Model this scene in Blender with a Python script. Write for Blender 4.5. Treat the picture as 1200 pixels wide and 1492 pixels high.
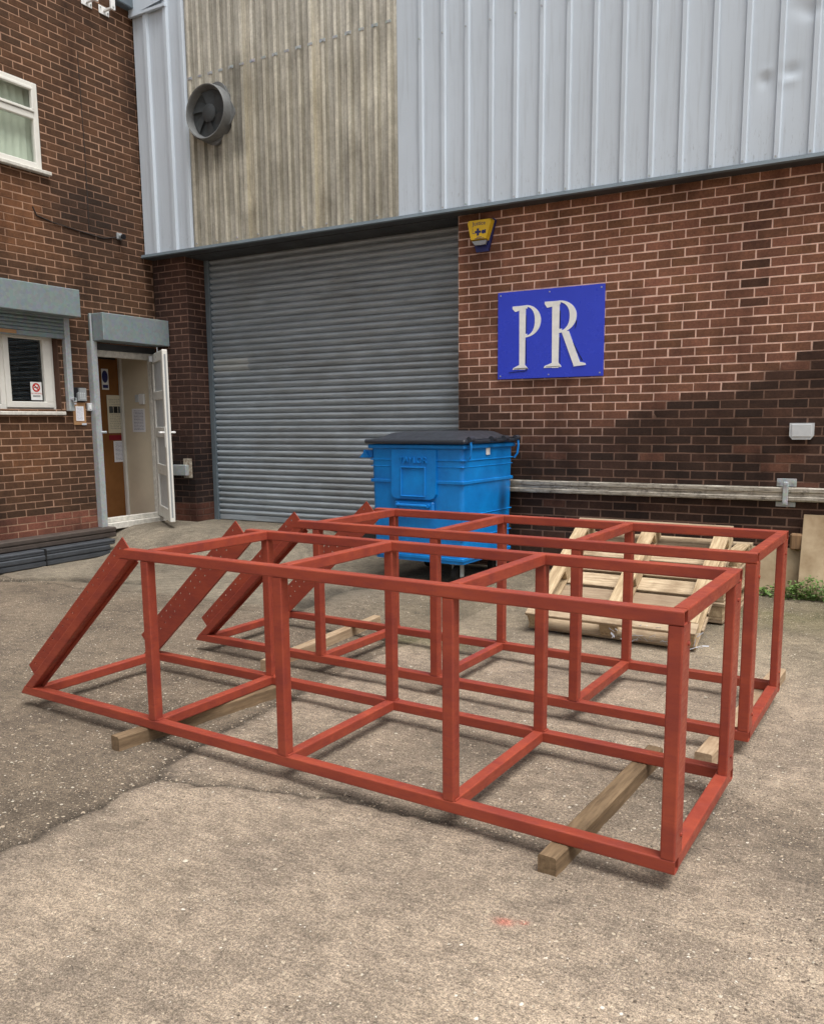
import bpy, math, random
import numpy as np
from mathutils import Matrix, Vector

random.seed(7)
rng = np.random.default_rng(11)
scene = bpy.context.scene
for o in list(bpy.data.objects):
    bpy.data.objects.remove(o)
col = scene.collection
R = math.radians

# ------------------------------------------------------------------ camera
F_PX, PITCH, ROLL, YAW, PPY = 1208.732, 0.1447, -0.0093, -0.523, 791.2777
CAM_Z = 1.45
fw = Vector((math.sin(YAW) * math.cos(PITCH), math.cos(YAW) * math.cos(PITCH), -math.sin(PITCH)))
rt = Vector((math.cos(YAW), -math.sin(YAW), 0))
up = rt.cross(fw)
r2 = rt * math.cos(ROLL) + up * math.sin(ROLL)
u2 = up * math.cos(ROLL) - rt * math.sin(ROLL)
cam_data = bpy.data.cameras.new('camera')
cam = bpy.data.objects.new('camera', cam_data)
col.objects.link(cam)
m = Matrix.Identity(4)
for i in range(3):
    m[i][0], m[i][1], m[i][2] = r2[i], u2[i], -fw[i]
m[2][3] = CAM_Z
cam.matrix_world = m
cam_data.sensor_fit = 'HORIZONTAL'
cam_data.sensor_width = 36
cam_data.lens = F_PX / 1200 * 36
cam_data.shift_y = (PPY - 746) / 1200
cam_data.clip_start = 0.05
cam_data.clip_end = 500
scene.camera = cam


def cam_px(p):
    q = Vector(p) - Vector((0, 0, CAM_Z))
    d = q.dot(fw)
    if d <= 0.1:
        return None
    return 600 + F_PX * q.dot(r2) / d, PPY - F_PX * q.dot(u2) / d, d


# ------------------------------------------------------------------ sky, sun, exposure
SUN_EL, SUN_AZ = 68, 112          # azimuth clockwise from +Y (seen from above)
world = bpy.data.worlds.new('World')
scene.world = world
world.use_nodes = True
wn, wl = world.node_tree.nodes, world.node_tree.links
wn.clear()
w_out = wn.new('ShaderNodeOutputWorld')
w_bg = wn.new('ShaderNodeBackground')
w_hs = wn.new('ShaderNodeHueSaturation')
w_sky = wn.new('ShaderNodeTexSky')
w_sky.sky_type = 'NISHITA'
w_sky.sun_disc = False
w_sky.sun_elevation = R(SUN_EL)
w_sky.sun_rotation = R(SUN_AZ)
w_sky.air_density = 1.0
w_sky.dust_density = 5.0
w_hs.inputs['Saturation'].default_value = 0.12
w_bg.inputs['Strength'].default_value = 0.11
wl.new(w_sky.outputs[0], w_hs.inputs['Color'])
wl.new(w_hs.outputs[0], w_bg.inputs['Color'])
wl.new(w_bg.outputs[0], w_out.inputs['Surface'])
sun_d = bpy.data.lights.new('sun', 'SUN')
sun_d.energy = 1.95
sun_d.angle = R(34)
sun_d.color = (1.0, 0.97, 0.93)
sun = bpy.data.objects.new('sun', sun_d)
col.objects.link(sun)
az = R(SUN_AZ)
to_sun = Vector((math.sin(az) * math.cos(R(SUN_EL)), math.cos(az) * math.cos(R(SUN_EL)), math.sin(R(SUN_EL))))
sun.rotation_euler = to_sun.to_track_quat('Z', 'Y').to_euler()
sun.location = to_sun * 30
vs = scene.view_settings
vs.view_transform = 'Standard'
vs.look = 'None'
vs.gamma = 1
vs.use_curve_mapping = False
vs.exposure = 0.62
scene.cycles.use_denoising = True
scene.cycles.max_bounces = 5
scene.cycles.diffuse_bounces = 2
scene.cycles.glossy_bounces = 2
scene.cycles.transparent_max_bounces = 6
scene.cycles.use_adaptive_sampling = True
scene.cycles.adaptive_threshold = 0.02


# ------------------------------------------------------------------ materials
def S(r, g, b, k=1.0):
    def f(c):
        c /= 255
        return (c / 12.92 if c <= 0.04045 else ((c + 0.055) / 1.055) ** 2.4) * k
    return (f(r), f(g), f(b), 1)


class Mat:
    def __init__(s, name, rough=0.7, metal=0.0, spec=0.4):
        s.m = bpy.data.materials.new(name)
        s.m.use_nodes = True
        s.t = s.m.node_tree
        s.n, s.l = s.t.nodes, s.t.links
        s.b = s.n['Principled BSDF']
        s.b.inputs['Roughness'].default_value = rough
        s.b.inputs['Metallic'].default_value = metal
        s.b.inputs['Specular IOR Level'].default_value = spec
        s._co = None

    def geo(s):
        if s._co is None:
            s._co = s.n.new('ShaderNodeNewGeometry').outputs['Position']
        return s._co

    def obco(s):
        return s.n.new('ShaderNodeTexCoord').outputs['Object']

    def mapping(s, vec, scale):
        mp = s.n.new('ShaderNodeMapping')
        mp.inputs['Scale'].default_value = scale
        s.l.new(vec, mp.inputs['Vector'])
        return mp.outputs[0]

    def noise(s, vec, scale, detail=4, rough=0.6):
        n = s.n.new('ShaderNodeTexNoise')
        n.inputs['Scale'].default_value = scale
        n.inputs['Detail'].default_value = detail
        n.inputs['Roughness'].default_value = rough
        s.l.new(vec, n.inputs['Vector'])
        return n.outputs['Fac']

    def voro(s, vec, scale, feature='F1', out='Distance'):
        n = s.n.new('ShaderNodeTexVoronoi')
        n.feature = feature
        n.inputs['Scale'].default_value = scale
        s.l.new(vec, n.inputs['Vector'])
        return n.outputs[out]

    def ramp(s, fac, stops):
        n = s.n.new('ShaderNodeValToRGB')
        e = n.color_ramp.elements
        while len(e) < len(stops):
            e.new(0.5)
        for el, (p, c) in zip(e, stops):
            el.position = p
            el.color = c if len(c) == 4 else (*c, 1)
        s.l.new(fac, n.inputs['Fac'])
        return n.outputs['Color']

    def g(s, fac, a, b, lo=0.0, hi=1.0):
        """grey remap: fac a..b -> lo..hi"""
        n = s.n.new('ShaderNodeMapRange')
        for i, v in zip(('From Min', 'From Max', 'To Min', 'To Max'), (a, b, lo, hi)):
            n.inputs[i].default_value = v
        s.l.new(fac, n.inputs['Value'])
        return n.outputs[0]

    def mix(s, fac, a, b, mode='MIX'):
        n = s.n.new('ShaderNodeMix')
        n.data_type = 'RGBA'
        n.blend_type = mode
        for sock, v in ((n.inputs[0], fac), (n.inputs[6], a), (n.inputs[7], b)):
            if hasattr(v, 'is_linked'):
                s.l.new(v, sock)
            else:
                sock.default_value = v
        return n.outputs[2]

    def math(s, op, a, b=0.0):
        n = s.n.new('ShaderNodeMath')
        n.operation = op
        for sock, v in ((n.inputs[0], a), (n.inputs[1], b)):
            if hasattr(v, 'is_linked'):
                s.l.new(v, sock)
            else:
                sock.default_value = v
        return n.outputs[0]

    def attr(s, name):
        n = s.n.new('ShaderNodeAttribute')
        n.attribute_name = name
        return n.outputs['Color']

    def sep(s, vec):
        n = s.n.new('ShaderNodeSeparateXYZ')
        s.l.new(vec, n.inputs[0])
        return n.outputs

    def base(s, c):
        if hasattr(c, 'is_linked'):
            s.l.new(c, s.b.inputs['Base Color'])
        else:
            s.b.inputs['Base Color'].default_value = c
        return s

    def rough(s, f):
        s.l.new(f, s.b.inputs['Roughness'])

    def bump(s, h, strength=0.3, dist=0.01):
        n = s.n.new('ShaderNodeBump')
        n.inputs['Strength'].default_value = strength
        n.inputs['Distance'].default_value = dist
        s.l.new(h, n.inputs['Height'])
        s.l.new(n.outputs[0], s.b.inputs['Normal'])
        return s


def simple(name, c, rough=0.6, metal=0.0, spec=0.4, var=0.12, scale=9, bump=0.0, c2=None):
    M = Mat(name, rough, metal, spec)
    nz = M.noise(M.geo(), scale, 5, 0.65)
    dk = tuple(x * (1 - var * 2.2) for x in c[:3]) + (1,) if c2 is None else c2
    M.base(M.ramp(nz, [(0.3, dk), (0.68, c)]))
    M.rough(M.g(nz, 0.3, 0.7, min(1, rough + 0.1), max(0, rough - 0.1)))
    if bump:
        M.bump(M.noise(M.geo(), scale * 14, 4), bump, 0.004)
    return M.m


def brick_mat(name, from_object):
    M = Mat(name, 0.85, 0, 0.25)
    if from_object:
        c = M.n.new('ShaderNodeObjectInfo').outputs['Color']
    else:
        c = M.attr('tint')
    p = M.geo()
    n1 = M.noise(p, 55, 3, 0.7)
    n2 = M.noise(p, 6, 2, 0.6)
    c = M.mix(0.75, c, M.ramp(n1, [(0.25, (0.55, 0.55, 0.55)), (0.75, (1.3, 1.25, 1.2))]), 'MULTIPLY')
    c = M.mix(0.5, c, M.ramp(n2, [(0.3, (0.6, 0.6, 0.62)), (0.7, (1.25, 1.2, 1.15))]), 'MULTIPLY')
    st = M.noise(M.mapping(p, (1.0, 1.0, 0.45)), 1.5, 4, 0.65)
    c = M.mix(1.0, c, M.ramp(st, [(0.34, (0.52, 0.5, 0.5)), (0.5, (0.95, 0.94, 0.93)), (0.7, (1.12, 1.1, 1.08))]), 'MULTIPLY')
    M.base(c)
    M.bump(M.noise(p, 160, 2, 0.7), 0.5, 0.004)
    return M.m


def mortar_mat():
    M = Mat('mortar', 0.95, 0, 0.1)
    p = M.geo()
    c = M.mix(0.7, M.attr('tint'), M.ramp(M.noise(p, 30, 5, 0.7), [(0.25, (0.6, 0.6, 0.6)), (0.75, (1.2, 1.2, 1.2))]), 'MULTIPLY')
    st = M.noise(M.mapping(p, (1.0, 1.0, 0.45)), 1.5, 4, 0.65)
    c = M.mix(1.0, c, M.ramp(st, [(0.34, (0.52, 0.5, 0.5)), (0.5, (0.95, 0.94, 0.93)), (0.7, (1.12, 1.1, 1.08))]), 'MULTIPLY')
    M.base(c)
    M.bump(M.noise(p, 300, 3), 0.4, 0.003)
    return M.m


def ground_mat():
    M = Mat('weathered_concrete', 0.88, 0, 0.3)
    p = M.geo()
    pw = M.mapping(p, (1, 1, 0))
    tint = M.attr('tint')
    agg = M.sep(M.attr('wear'))          # r: exposed aggregate amount, g: dark stain
    fine = M.noise(pw, 95, 3, 0.75)
    mid = M.noise(pw, 14, 3, 0.7)
    big = M.noise(pw, 2.1, 3, 0.6)
    grit = M.noise(pw, 240, 1, 0.7)
    tamp = M.noise(M.mapping(p, (3.5, 22, 0)), 2.2, 2, 0.7)
    c = M.mix(0.7, tint, M.ramp(fine, [(0.36, (0.42, 0.40, 0.38)), (0.5, (0.92, 0.92, 0.92)), (0.64, (1.6, 1.56, 1.48))]), 'MULTIPLY')
    c = M.mix(0.5, c, M.ramp(mid, [(0.34, (0.5, 0.49, 0.48)), (0.62, (1.22, 1.2, 1.17))]), 'MULTIPLY')
    c = M.mix(0.6, c, M.ramp(big, [(0.35, (0.66, 0.65, 0.65)), (0.65, (1.2, 1.18, 1.14))]), 'MULTIPLY')
    c = M.mix(0.7, c, M.ramp(grit, [(0.38, (0.5, 0.49, 0.48)), (0.62, (1.45, 1.43, 1.4))]), 'MULTIPLY')
    c = M.mix(0.5, c, M.ramp(tamp, [(0.35, (0.72, 0.7, 0.68)), (0.6, (1.14, 1.13, 1.12))]), 'MULTIPLY')
    # pale stones showing through the surface, in two sizes
    def stones(scale, rad, amount_lo):
        n = M.n.new('ShaderNodeTexVoronoi')
        n.inputs['Scale'].default_value = scale
        n.inputs['Randomness'].default_value = 1.0
        wob = M.n.new('ShaderNodeVectorMath')
        wob.operation = 'ADD'
        nz = M.n.new('ShaderNodeTexNoise')
        nz.inputs['Detail'].default_value = 0
        nz.inputs['Scale'].default_value = scale * 1.3
        M.l.new(pw, nz.inputs['Vector'])
        sc = M.n.new('ShaderNodeVectorMath')
        sc.operation = 'SCALE'
        sc.inputs['Scale'].default_value = 0.5 / scale
        M.l.new(nz.outputs['Color'], sc.inputs[0])
        M.l.new(pw, wob.inputs[0])
        M.l.new(sc.outputs[0], wob.inputs[1])
        M.l.new(wob.outputs[0], n.inputs['Vector'])
        cs = M.sep(n.outputs['Color'])
        keep = M.math('GREATER_THAN', M.math('MULTIPLY', cs[0], M.g(agg[0], 0, 1, 0.35, 1.0)), amount_lo)
        size = M.g(cs[1], 0, 1, rad * 0.35, rad)
        hit = M.math('MULTIPLY', M.math('LESS_THAN', n.outputs['Distance'], size), keep)
        colr = M.ramp(cs[2], [(0.0, S(150, 132, 112)), (0.5, S(196, 182, 160)), (1.0, S(226, 220, 208))])
        return hit, colr
    h1, c1 = stones(62, 0.42, 0.62)
    h2, c2 = stones(120, 0.42, 0.58)
    h3, c3 = stones(85, 0.40, 0.66)
    c = M.mix(h1, c, c1)
    c = M.mix(h2, c, c2)
    c = M.mix(h3, c, M.mix(1.0, c, (0.35, 0.33, 0.33, 1), 'MULTIPLY'))
    M.base(c)
    hgt = M.math('ADD', fine, M.math('MULTIPLY', tamp, 0.8))
    M.bump(hgt, 0.75, 0.012)
    return M.m


def paint_red():
    M = Mat('red_oxide_primer', 0.5, 0, 0.35)
    p = M.geo()
    n1 = M.noise(M.mapping(p, (1.2, 4, 4)), 3.0, 4, 0.6)
    n2 = M.noise(M.mapping(p, (5, 5, 22)), 4.0, 4, 0.65)
    n3 = M.noise(p, 46, 4, 0.75)
    c = M.ramp(n1, [(0.3, S(134, 57, 46)), (0.52, S(150, 66, 48)), (0.72, S(162, 74, 52))])
    c = M.mix(M.g(n2, 0.48, 0.74, 0, 0.5), c, S(126, 56, 54))
    c = M.mix(M.g(n3, 0.62, 0.74, 0, 0.2), c, S(182, 92, 74))
    c = M.mix(M.g(n3, 0.38, 0.26, 0, 0.35), c, S(100, 44, 38))
    M.base(c)
    M.rough(M.g(n2, 0.3, 0.7, 0.36, 0.6))
    M.bump(n3, 0.1, 0.004)
    return M.m


def cladding_mat(name, c, dirt):
    M = Mat(name, 0.42, 0.0, 0.5)
    p = M.geo()
    streak = M.noise(M.mapping(p, (14, 14, 0.7)), 2.0, 5, 0.65)
    blot = M.noise(p, 1.1, 4, 0.6)
    cc = M.mix(M.g(streak, 0.52, 0.8, 0, dirt), c, S(120, 122, 120))
    cc = M.mix(M.g(blot, 0.35, 0.7, 0.14, 0.0), cc, S(160, 165, 168))
    # scuffs low down, spotty
    z = M.sep(p)[2]
    low = M.g(z, 3.43, 3.95, 1.0, 0.0)
    sp = M.noise(M.mapping(p, (26, 26, 5)), 3.0, 6, 0.75)
    cc = M.mix(M.math('MULTIPLY', low, M.g(sp, 0.58, 0.68, 0, 0.55)), cc, S(96, 98, 98))
    M.base(cc)
    M.bump(M.noise(p, 4.5, 3), 0.06, 0.02)
    return M.m


def fibre_mat():
    M = Mat('weathered_grp_sheet', 0.6, 0, 0.35)
    p = M.geo()
    a = M.attr('tint')
    st = M.noise(M.mapping(p, (22, 22, 0.9)), 1.6, 6, 0.7)
    bl = M.noise(M.mapping(p, (1.4, 1.4, 0.9)), 2.2, 6, 0.7)
    fi = M.noise(p, 38, 5, 0.75)
    c = M.mix(0.9, a, M.ramp(st, [(0.3, (0.62, 0.6, 0.56)), (0.68, (1.2, 1.17, 1.08))]), 'MULTIPLY')
    c = M.mix(0.9, c, M.ramp(bl, [(0.32, (0.62, 0.60, 0.56)), (0.66, (1.14, 1.13, 1.1))]), 'MULTIPLY')
    c = M.mix(0.6, c, M.ramp(fi, [(0.3, (0.7, 0.7, 0.7)), (0.7, (1.18, 1.18, 1.18))]), 'MULTIPLY')
    M.base(c)
    return M.m


def galv(name, c=(150, 158, 160), rough=0.42, metal=0.55, scale=24, dirt=0.3):
    M = Mat(name, rough, metal, 0.5)
    p = M.geo()
    v = M.voro(p, scale * 2.2, out='Color')
    n = M.noise(p, 5, 5, 0.65)
    cc = M.mix(0.10, S(*c), v, 'OVERLAY')
    cc = M.mix(M.g(n, 0.45, 0.75, 0, dirt), cc, S(78, 76, 70))
    M.base(cc)
    M.rough(M.g(n, 0.3, 0.75, rough - 0.08, rough + 0.22))
    return M.m


def wood_mat(name, light, dark, ax=0, grey=0.0):
    M = Mat(name, 0.82, 0, 0.2)
    p = M.obco()
    sc = [16, 16, 16]
    sc[ax] = 1.4
    gr = M.noise(M.mapping(p, tuple(sc)), 3.2, 6, 0.7)
    bl = M.noise(p, 5.5, 5, 0.65)
    oi = M.n.new('ShaderNodeObjectInfo').outputs['Random']
    c = M.ramp(gr, [(0.28, dark), (0.62, light)])
    c = M.mix(M.g(bl, 0.5, 0.72, 0, 0.6), c, dark)
    c = M.mix(M.g(oi, 0, 1, 0.0, 0.30 + grey), c, S(132, 112, 94))
    M.base(c)
    M.bump(gr, 0.35, 0.006)
    return M.m


def glass_mat(name, tint=(0.55, 0.6, 0.6)):
    M = Mat(name)
    t = M.n.new('ShaderNodeBsdfTransparent')
    t.inputs[0].default_value = (*tint, 1)
    gl = M.n.new('ShaderNodeBsdfGlossy')
    gl.inputs['Roughness'].default_value = 0.02
    fr = M.n.new('ShaderNodeLayerWeight')
    fr.inputs['Blend'].default_value = 0.5
    fac = M.math('ADD', M.math('MULTIPLY', M.math('POWER', fr.outputs['Facing'], 3.0), 0.45), 0.045)
    mx = M.n.new('ShaderNodeMixShader')
    M.l.new(fac, mx.inputs[0])
    M.l.new(t.outputs[0], mx.inputs[1])
    M.l.new(gl.outputs[0], mx.inputs[2])
    M.l.new(mx.outputs[0], M.n['Material Output'].inputs['Surface'])
    return M.m


def paper_mat(name, paper, ink, rows, fill=0.55):
    """a printed sheet: rows of small print, in the sheet's own coordinates (0..1)"""
    M = Mat(name, 0.8, 0, 0.2)
    g = M.sep(M.n.new('ShaderNodeTexCoord').outputs['Generated'])
    # thin sheet objects are built with width along local X, height along local Z
    row = M.math('FRACT', M.math('MULTIPLY', g[2], rows))
    line = M.math('MULTIPLY', M.math('GREATER_THAN', row, 0.45), M.math('LESS_THAN', row, 0.8))
    cmb = M.n.new('ShaderNodeCombineXYZ')
    M.l.new(M.math('MULTIPLY', g[0], 22), cmb.inputs[0])
    M.l.new(M.math('FLOOR', M.math('MULTIPLY', g[2], rows)), cmb.inputs[1])
    word = M.math('GREATER_THAN', M.noise(cmb.outputs[0], 1.0, 1), 1 - fill)
    inx = M.math('MULTIPLY', M.math('GREATER_THAN', g[0], 0.12), M.math('LESS_THAN', g[0], 0.88))
    iny = M.math('MULTIPLY', M.math('GREATER_THAN', g[2], 0.08), M.math('LESS_THAN', g[2], 0.92))
    msk = M.math('MULTIPLY', M.math('MULTIPLY', line, word), M.math('MULTIPLY', inx, iny))
    M.base(M.mix(msk, paper, ink))
    return M.m


MT = {}
MT['brick_obj'] = brick_mat('fired_brick', True)
MT['brick_stuff'] = brick_mat('fired_brick_courses', False)
MT['mortar'] = mortar_mat()
MT['ground'] = ground_mat()
MT['red'] = paint_red()
MT['clad'] = cladding_mat('pale_grey_cladding', S(206, 217, 228), 0.25)
MT['fibre'] = fibre_mat()
MT['galv'] = galv('galvanised_steel', (186, 192, 194), 0.45, 0.35)
MT['galv_box'] = galv('grey_shutter_steel', (138, 150, 153), 0.5, 0.25, 14, 0.2)
def slat_mat():
    M = Mat('roller_slat_steel', 0.36, 0.22, 0.5)
    p = M.geo()
    x, y, z = M.sep(p)
    n = M.noise(M.mapping(p, (1.2, 1, 16)), 2.0, 5, 0.7)
    b = M.noise(p, 2.0, 4, 0.6)
    c = M.ramp(n, [(0.3, S(146, 154, 161)), (0.7, S(186, 196, 204))])
    c = M.mix(M.g(b, 0.45, 0.75, 0, 0.35), c, S(128, 126, 120))
    # ghost of a sign once taped to the left end, and flaked white specks higher up
    def win(v, a, e):
        return M.math('MULTIPLY', M.math('GREATER_THAN', v, a), M.math('LESS_THAN', v, e))
    c = M.mix(M.math('MULTIPLY', M.math('MULTIPLY', win(x, -7.3, -6.73), win(z, 2.075, 2.235)), 0.4), c, S(222, 222, 214))
    fl = M.math('GREATER_THAN', M.noise(M.mapping(p, (9, 1, 30)), 3.0, 4, 0.7), 0.66)
    c = M.mix(M.math('MULTIPLY', M.math('MULTIPLY', fl, win(z, 2.72, 3.12)), 0.5), c, S(214, 210, 200))
    M.base(c)
    M.rough(M.g(n, 0.3, 0.7, 0.5, 0.3))
    return M.m


MT['slat'] = slat_mat()
MT['flash'] = simple('grey_blue_flashing', S(112, 124, 132), 0.5, 0.1, 0.5, 0.12, 3)
MT['darksteel'] = simple('dark_soffit_steel', S(70, 72, 74), 0.6, 0.1, 0.4, 0.12, 3)
MT['upvc'] = simple('white_upvc', S(232, 230, 222), 0.35, 0, 0.5, 0.05, 6)
MT['sillw'] = simple('dirty_white_upvc', S(226, 222, 212), 0.5, 0, 0.4, 0.16, 18)
MT['glass'] = glass_mat('window_glass', (0.94, 0.96, 0.95))
MT['glass_dark'] = glass_mat('office_window_glass', (0.86, 0.88, 0.88))
MT['blind'] = simple('pale_green_blind', S(236, 244, 226), 0.8, 0, 0.2, 0.06, 4)
MT['venetian'] = simple('grey_venetian_slat', S(150, 150, 144), 0.6, 0, 0.3, 0.1, 6)
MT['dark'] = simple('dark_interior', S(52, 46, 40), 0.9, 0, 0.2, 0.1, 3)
MT['cream'] = simple('cream_interior_paint', S(226, 214, 190), 0.75, 0, 0.3, 0.05, 3)
MT['brownboard'] = simple('orange_brown_noticeboard', S(136, 92, 52), 0.8, 0, 0.2, 0.08, 7)
MT['redfloor'] = simple('dark_red_interior_floor', S(92, 44, 36), 0.8, 0, 0.2, 0.1, 9)
MT['ceil'] = simple('white_interior_ceiling', S(225, 222, 215), 0.9, 0, 0.2, 0.04, 3)
def bin_mat():
    M = Mat('blue_bin_paint', 0.36, 0, 0.5)
    p = M.geo()
    n = M.noise(p, 3.5, 5, 0.65)
    sc = M.noise(M.mapping(p, (5, 5, 40)), 3.0, 5, 0.8)
    sc2 = M.noise(M.mapping(p, (30, 30, 6)), 3.0, 5, 0.8)
    c = M.ramp(n, [(0.3, S(4, 110, 190)), (0.7, S(10, 142, 224))])
    c = M.mix(M.g(sc, 0.66, 0.74, 0, 0.55), c, S(110, 180, 226))
    c = M.mix(M.g(sc2, 0.64, 0.76, 0, 0.6), c, S(12, 60, 104))
    v = M.n.new('ShaderNodeVectorMath')
    v.operation = 'DISTANCE'
    M.l.new(M.mapping(p, (1, 1, .45)), v.inputs[0])
    v.inputs[1].default_value = (-3.16, 7.12, .32)
    c = M.mix(M.math('MULTIPLY', M.g(v.outputs['Value'], 0.03, 0.11, 1, 0), M.g(n, .3, .6, .4, 1)), c, S(22, 28, 36))
    M.base(c)
    M.rough(M.g(n, 0.3, 0.7, 0.5, 0.32))
    return M.m


MT['binblue'] = bin_mat()
MT['lid'] = simple('black_bin_lid', S(52, 56, 64), 0.42, 0, 0.5, 0.1, 8)
MT['rubber'] = simple('black_rubber', S(34, 34, 34), 0.7, 0, 0.3, 0.1, 8)
MT['steelstock'] = simple('dark_grey_steel_section', S(84, 88, 94), 0.5, 0.35, 0.5, 0.18, 4)
MT['steelbrown'] = simple('brown_grey_steel_section', S(92, 82, 76), 0.6, 0.25, 0.4, 0.2, 4)
MT['timber'] = wood_mat('weathered_bearer_timber', S(136, 114, 88), S(86, 70, 53), 1, 0.1)
MT['timber_pale'] = wood_mat('pale_bearer_timber', S(200, 176, 146), S(146, 120, 92), 1)
MT['pal_x'] = wood_mat('pallet_board_across', S(206, 186, 156), S(130, 108, 84), 0, 0.35)
MT['pal_y'] = wood_mat('pallet_board_along', S(212, 190, 154), S(142, 116, 86), 1, 0.25)
MT['plyboard'] = simple('beige_board', S(198, 178, 148), 0.75, 0, 0.2, 0.10, 3.2, 0.05, S(150, 128, 100))
MT['signblue'] = simple('royal_blue_sign_paint', S(54, 74, 214), 0.3, 0, 0.5, 0.05, 2.5)
MT['signwhite'] = simple('worn_white_lettering', S(253, 253, 250), 0.5, 0, 0.4, 0.06, 16)
MT['black'] = simple('black_paint', S(26, 26, 30), 0.5, 0, 0.4, 0.05, 6)
MT['alarmyellow'] = simple('yellow_plastic', S(238, 196, 44), 0.35, 0, 0.5, 0.05, 12)
MT['alarmblue'] = simple('navy_plastic', S(38, 44, 106), 0.35, 0, 0.5, 0.06, 12)
MT['lightgrey'] = simple('light_grey_plastic', S(206, 210, 212), 0.4, 0, 0.5, 0.05, 12)
MT['midgrey'] = simple('grey_plastic', S(150, 154, 156), 0.45, 0, 0.5, 0.05, 12)
MT['fan'] = simple('grey_fan_housing', S(126, 128, 128), 0.5, 0.1, 0.4, 0.18, 7)
MT['fandark'] = simple('dark_fan_blade', S(74, 78, 80), 0.5, 0.1, 0.4, 0.15, 7)
MT['card'] = simple('brown_cardboard', S(176, 136, 98), 0.85, 0, 0.2, 0.08, 12)
MT['paper'] = paper_mat('printed_notice', S(236, 236, 240), S(120, 124, 150), 16)
MT['poster'] = paper_mat('pale_printed_poster', S(222, 214, 190), S(140, 134, 116), 22, 0.5)
MT['redstrip'] = simple('dark_red_strip', S(140, 34, 44), 0.6, 0, 0.3, 0.05, 9)
MT['signred'] = simple('sign_red_ink', S(200, 48, 40), 0.6, 0, 0.3, 0.05, 9)
MT['white'] = simple('white_plastic', S(240, 240, 238), 0.4, 0, 0.5, 0.03, 9)
MT['rustwhite'] = simple('flaking_white_paint_on_steel', S(214, 206, 190), 0.7, 0.1, 0.3, 0.2, 26, 0.1, S(120, 96, 76))
MT['leaf'] = simple('weed_leaf', S(122, 152, 82), 0.6, 0, 0.3, 0.2, 30, 0, S(78, 106, 50))
MT['stone'] = simple('pale_loose_stone', S(206, 196, 178), 0.85, 0, 0.2, 0.2, 60)
MT['cable'] = simple('grey_cable', S(58, 52, 50), 0.6, 0, 0.3, 0.1, 9)
MT['film'] = simple('torn_clear_wrap', S(206, 210, 220), 0.25, 0, 0.6, 0.1, 30)
MT['orange'] = simple('warm_wood_inside', S(190, 128, 70), 0.7, 0, 0.3, 0.1, 6)
MT['shell'] = simple('building_shell', S(96, 72, 60), 0.9, 0, 0.2, 0.1, 2)


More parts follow.
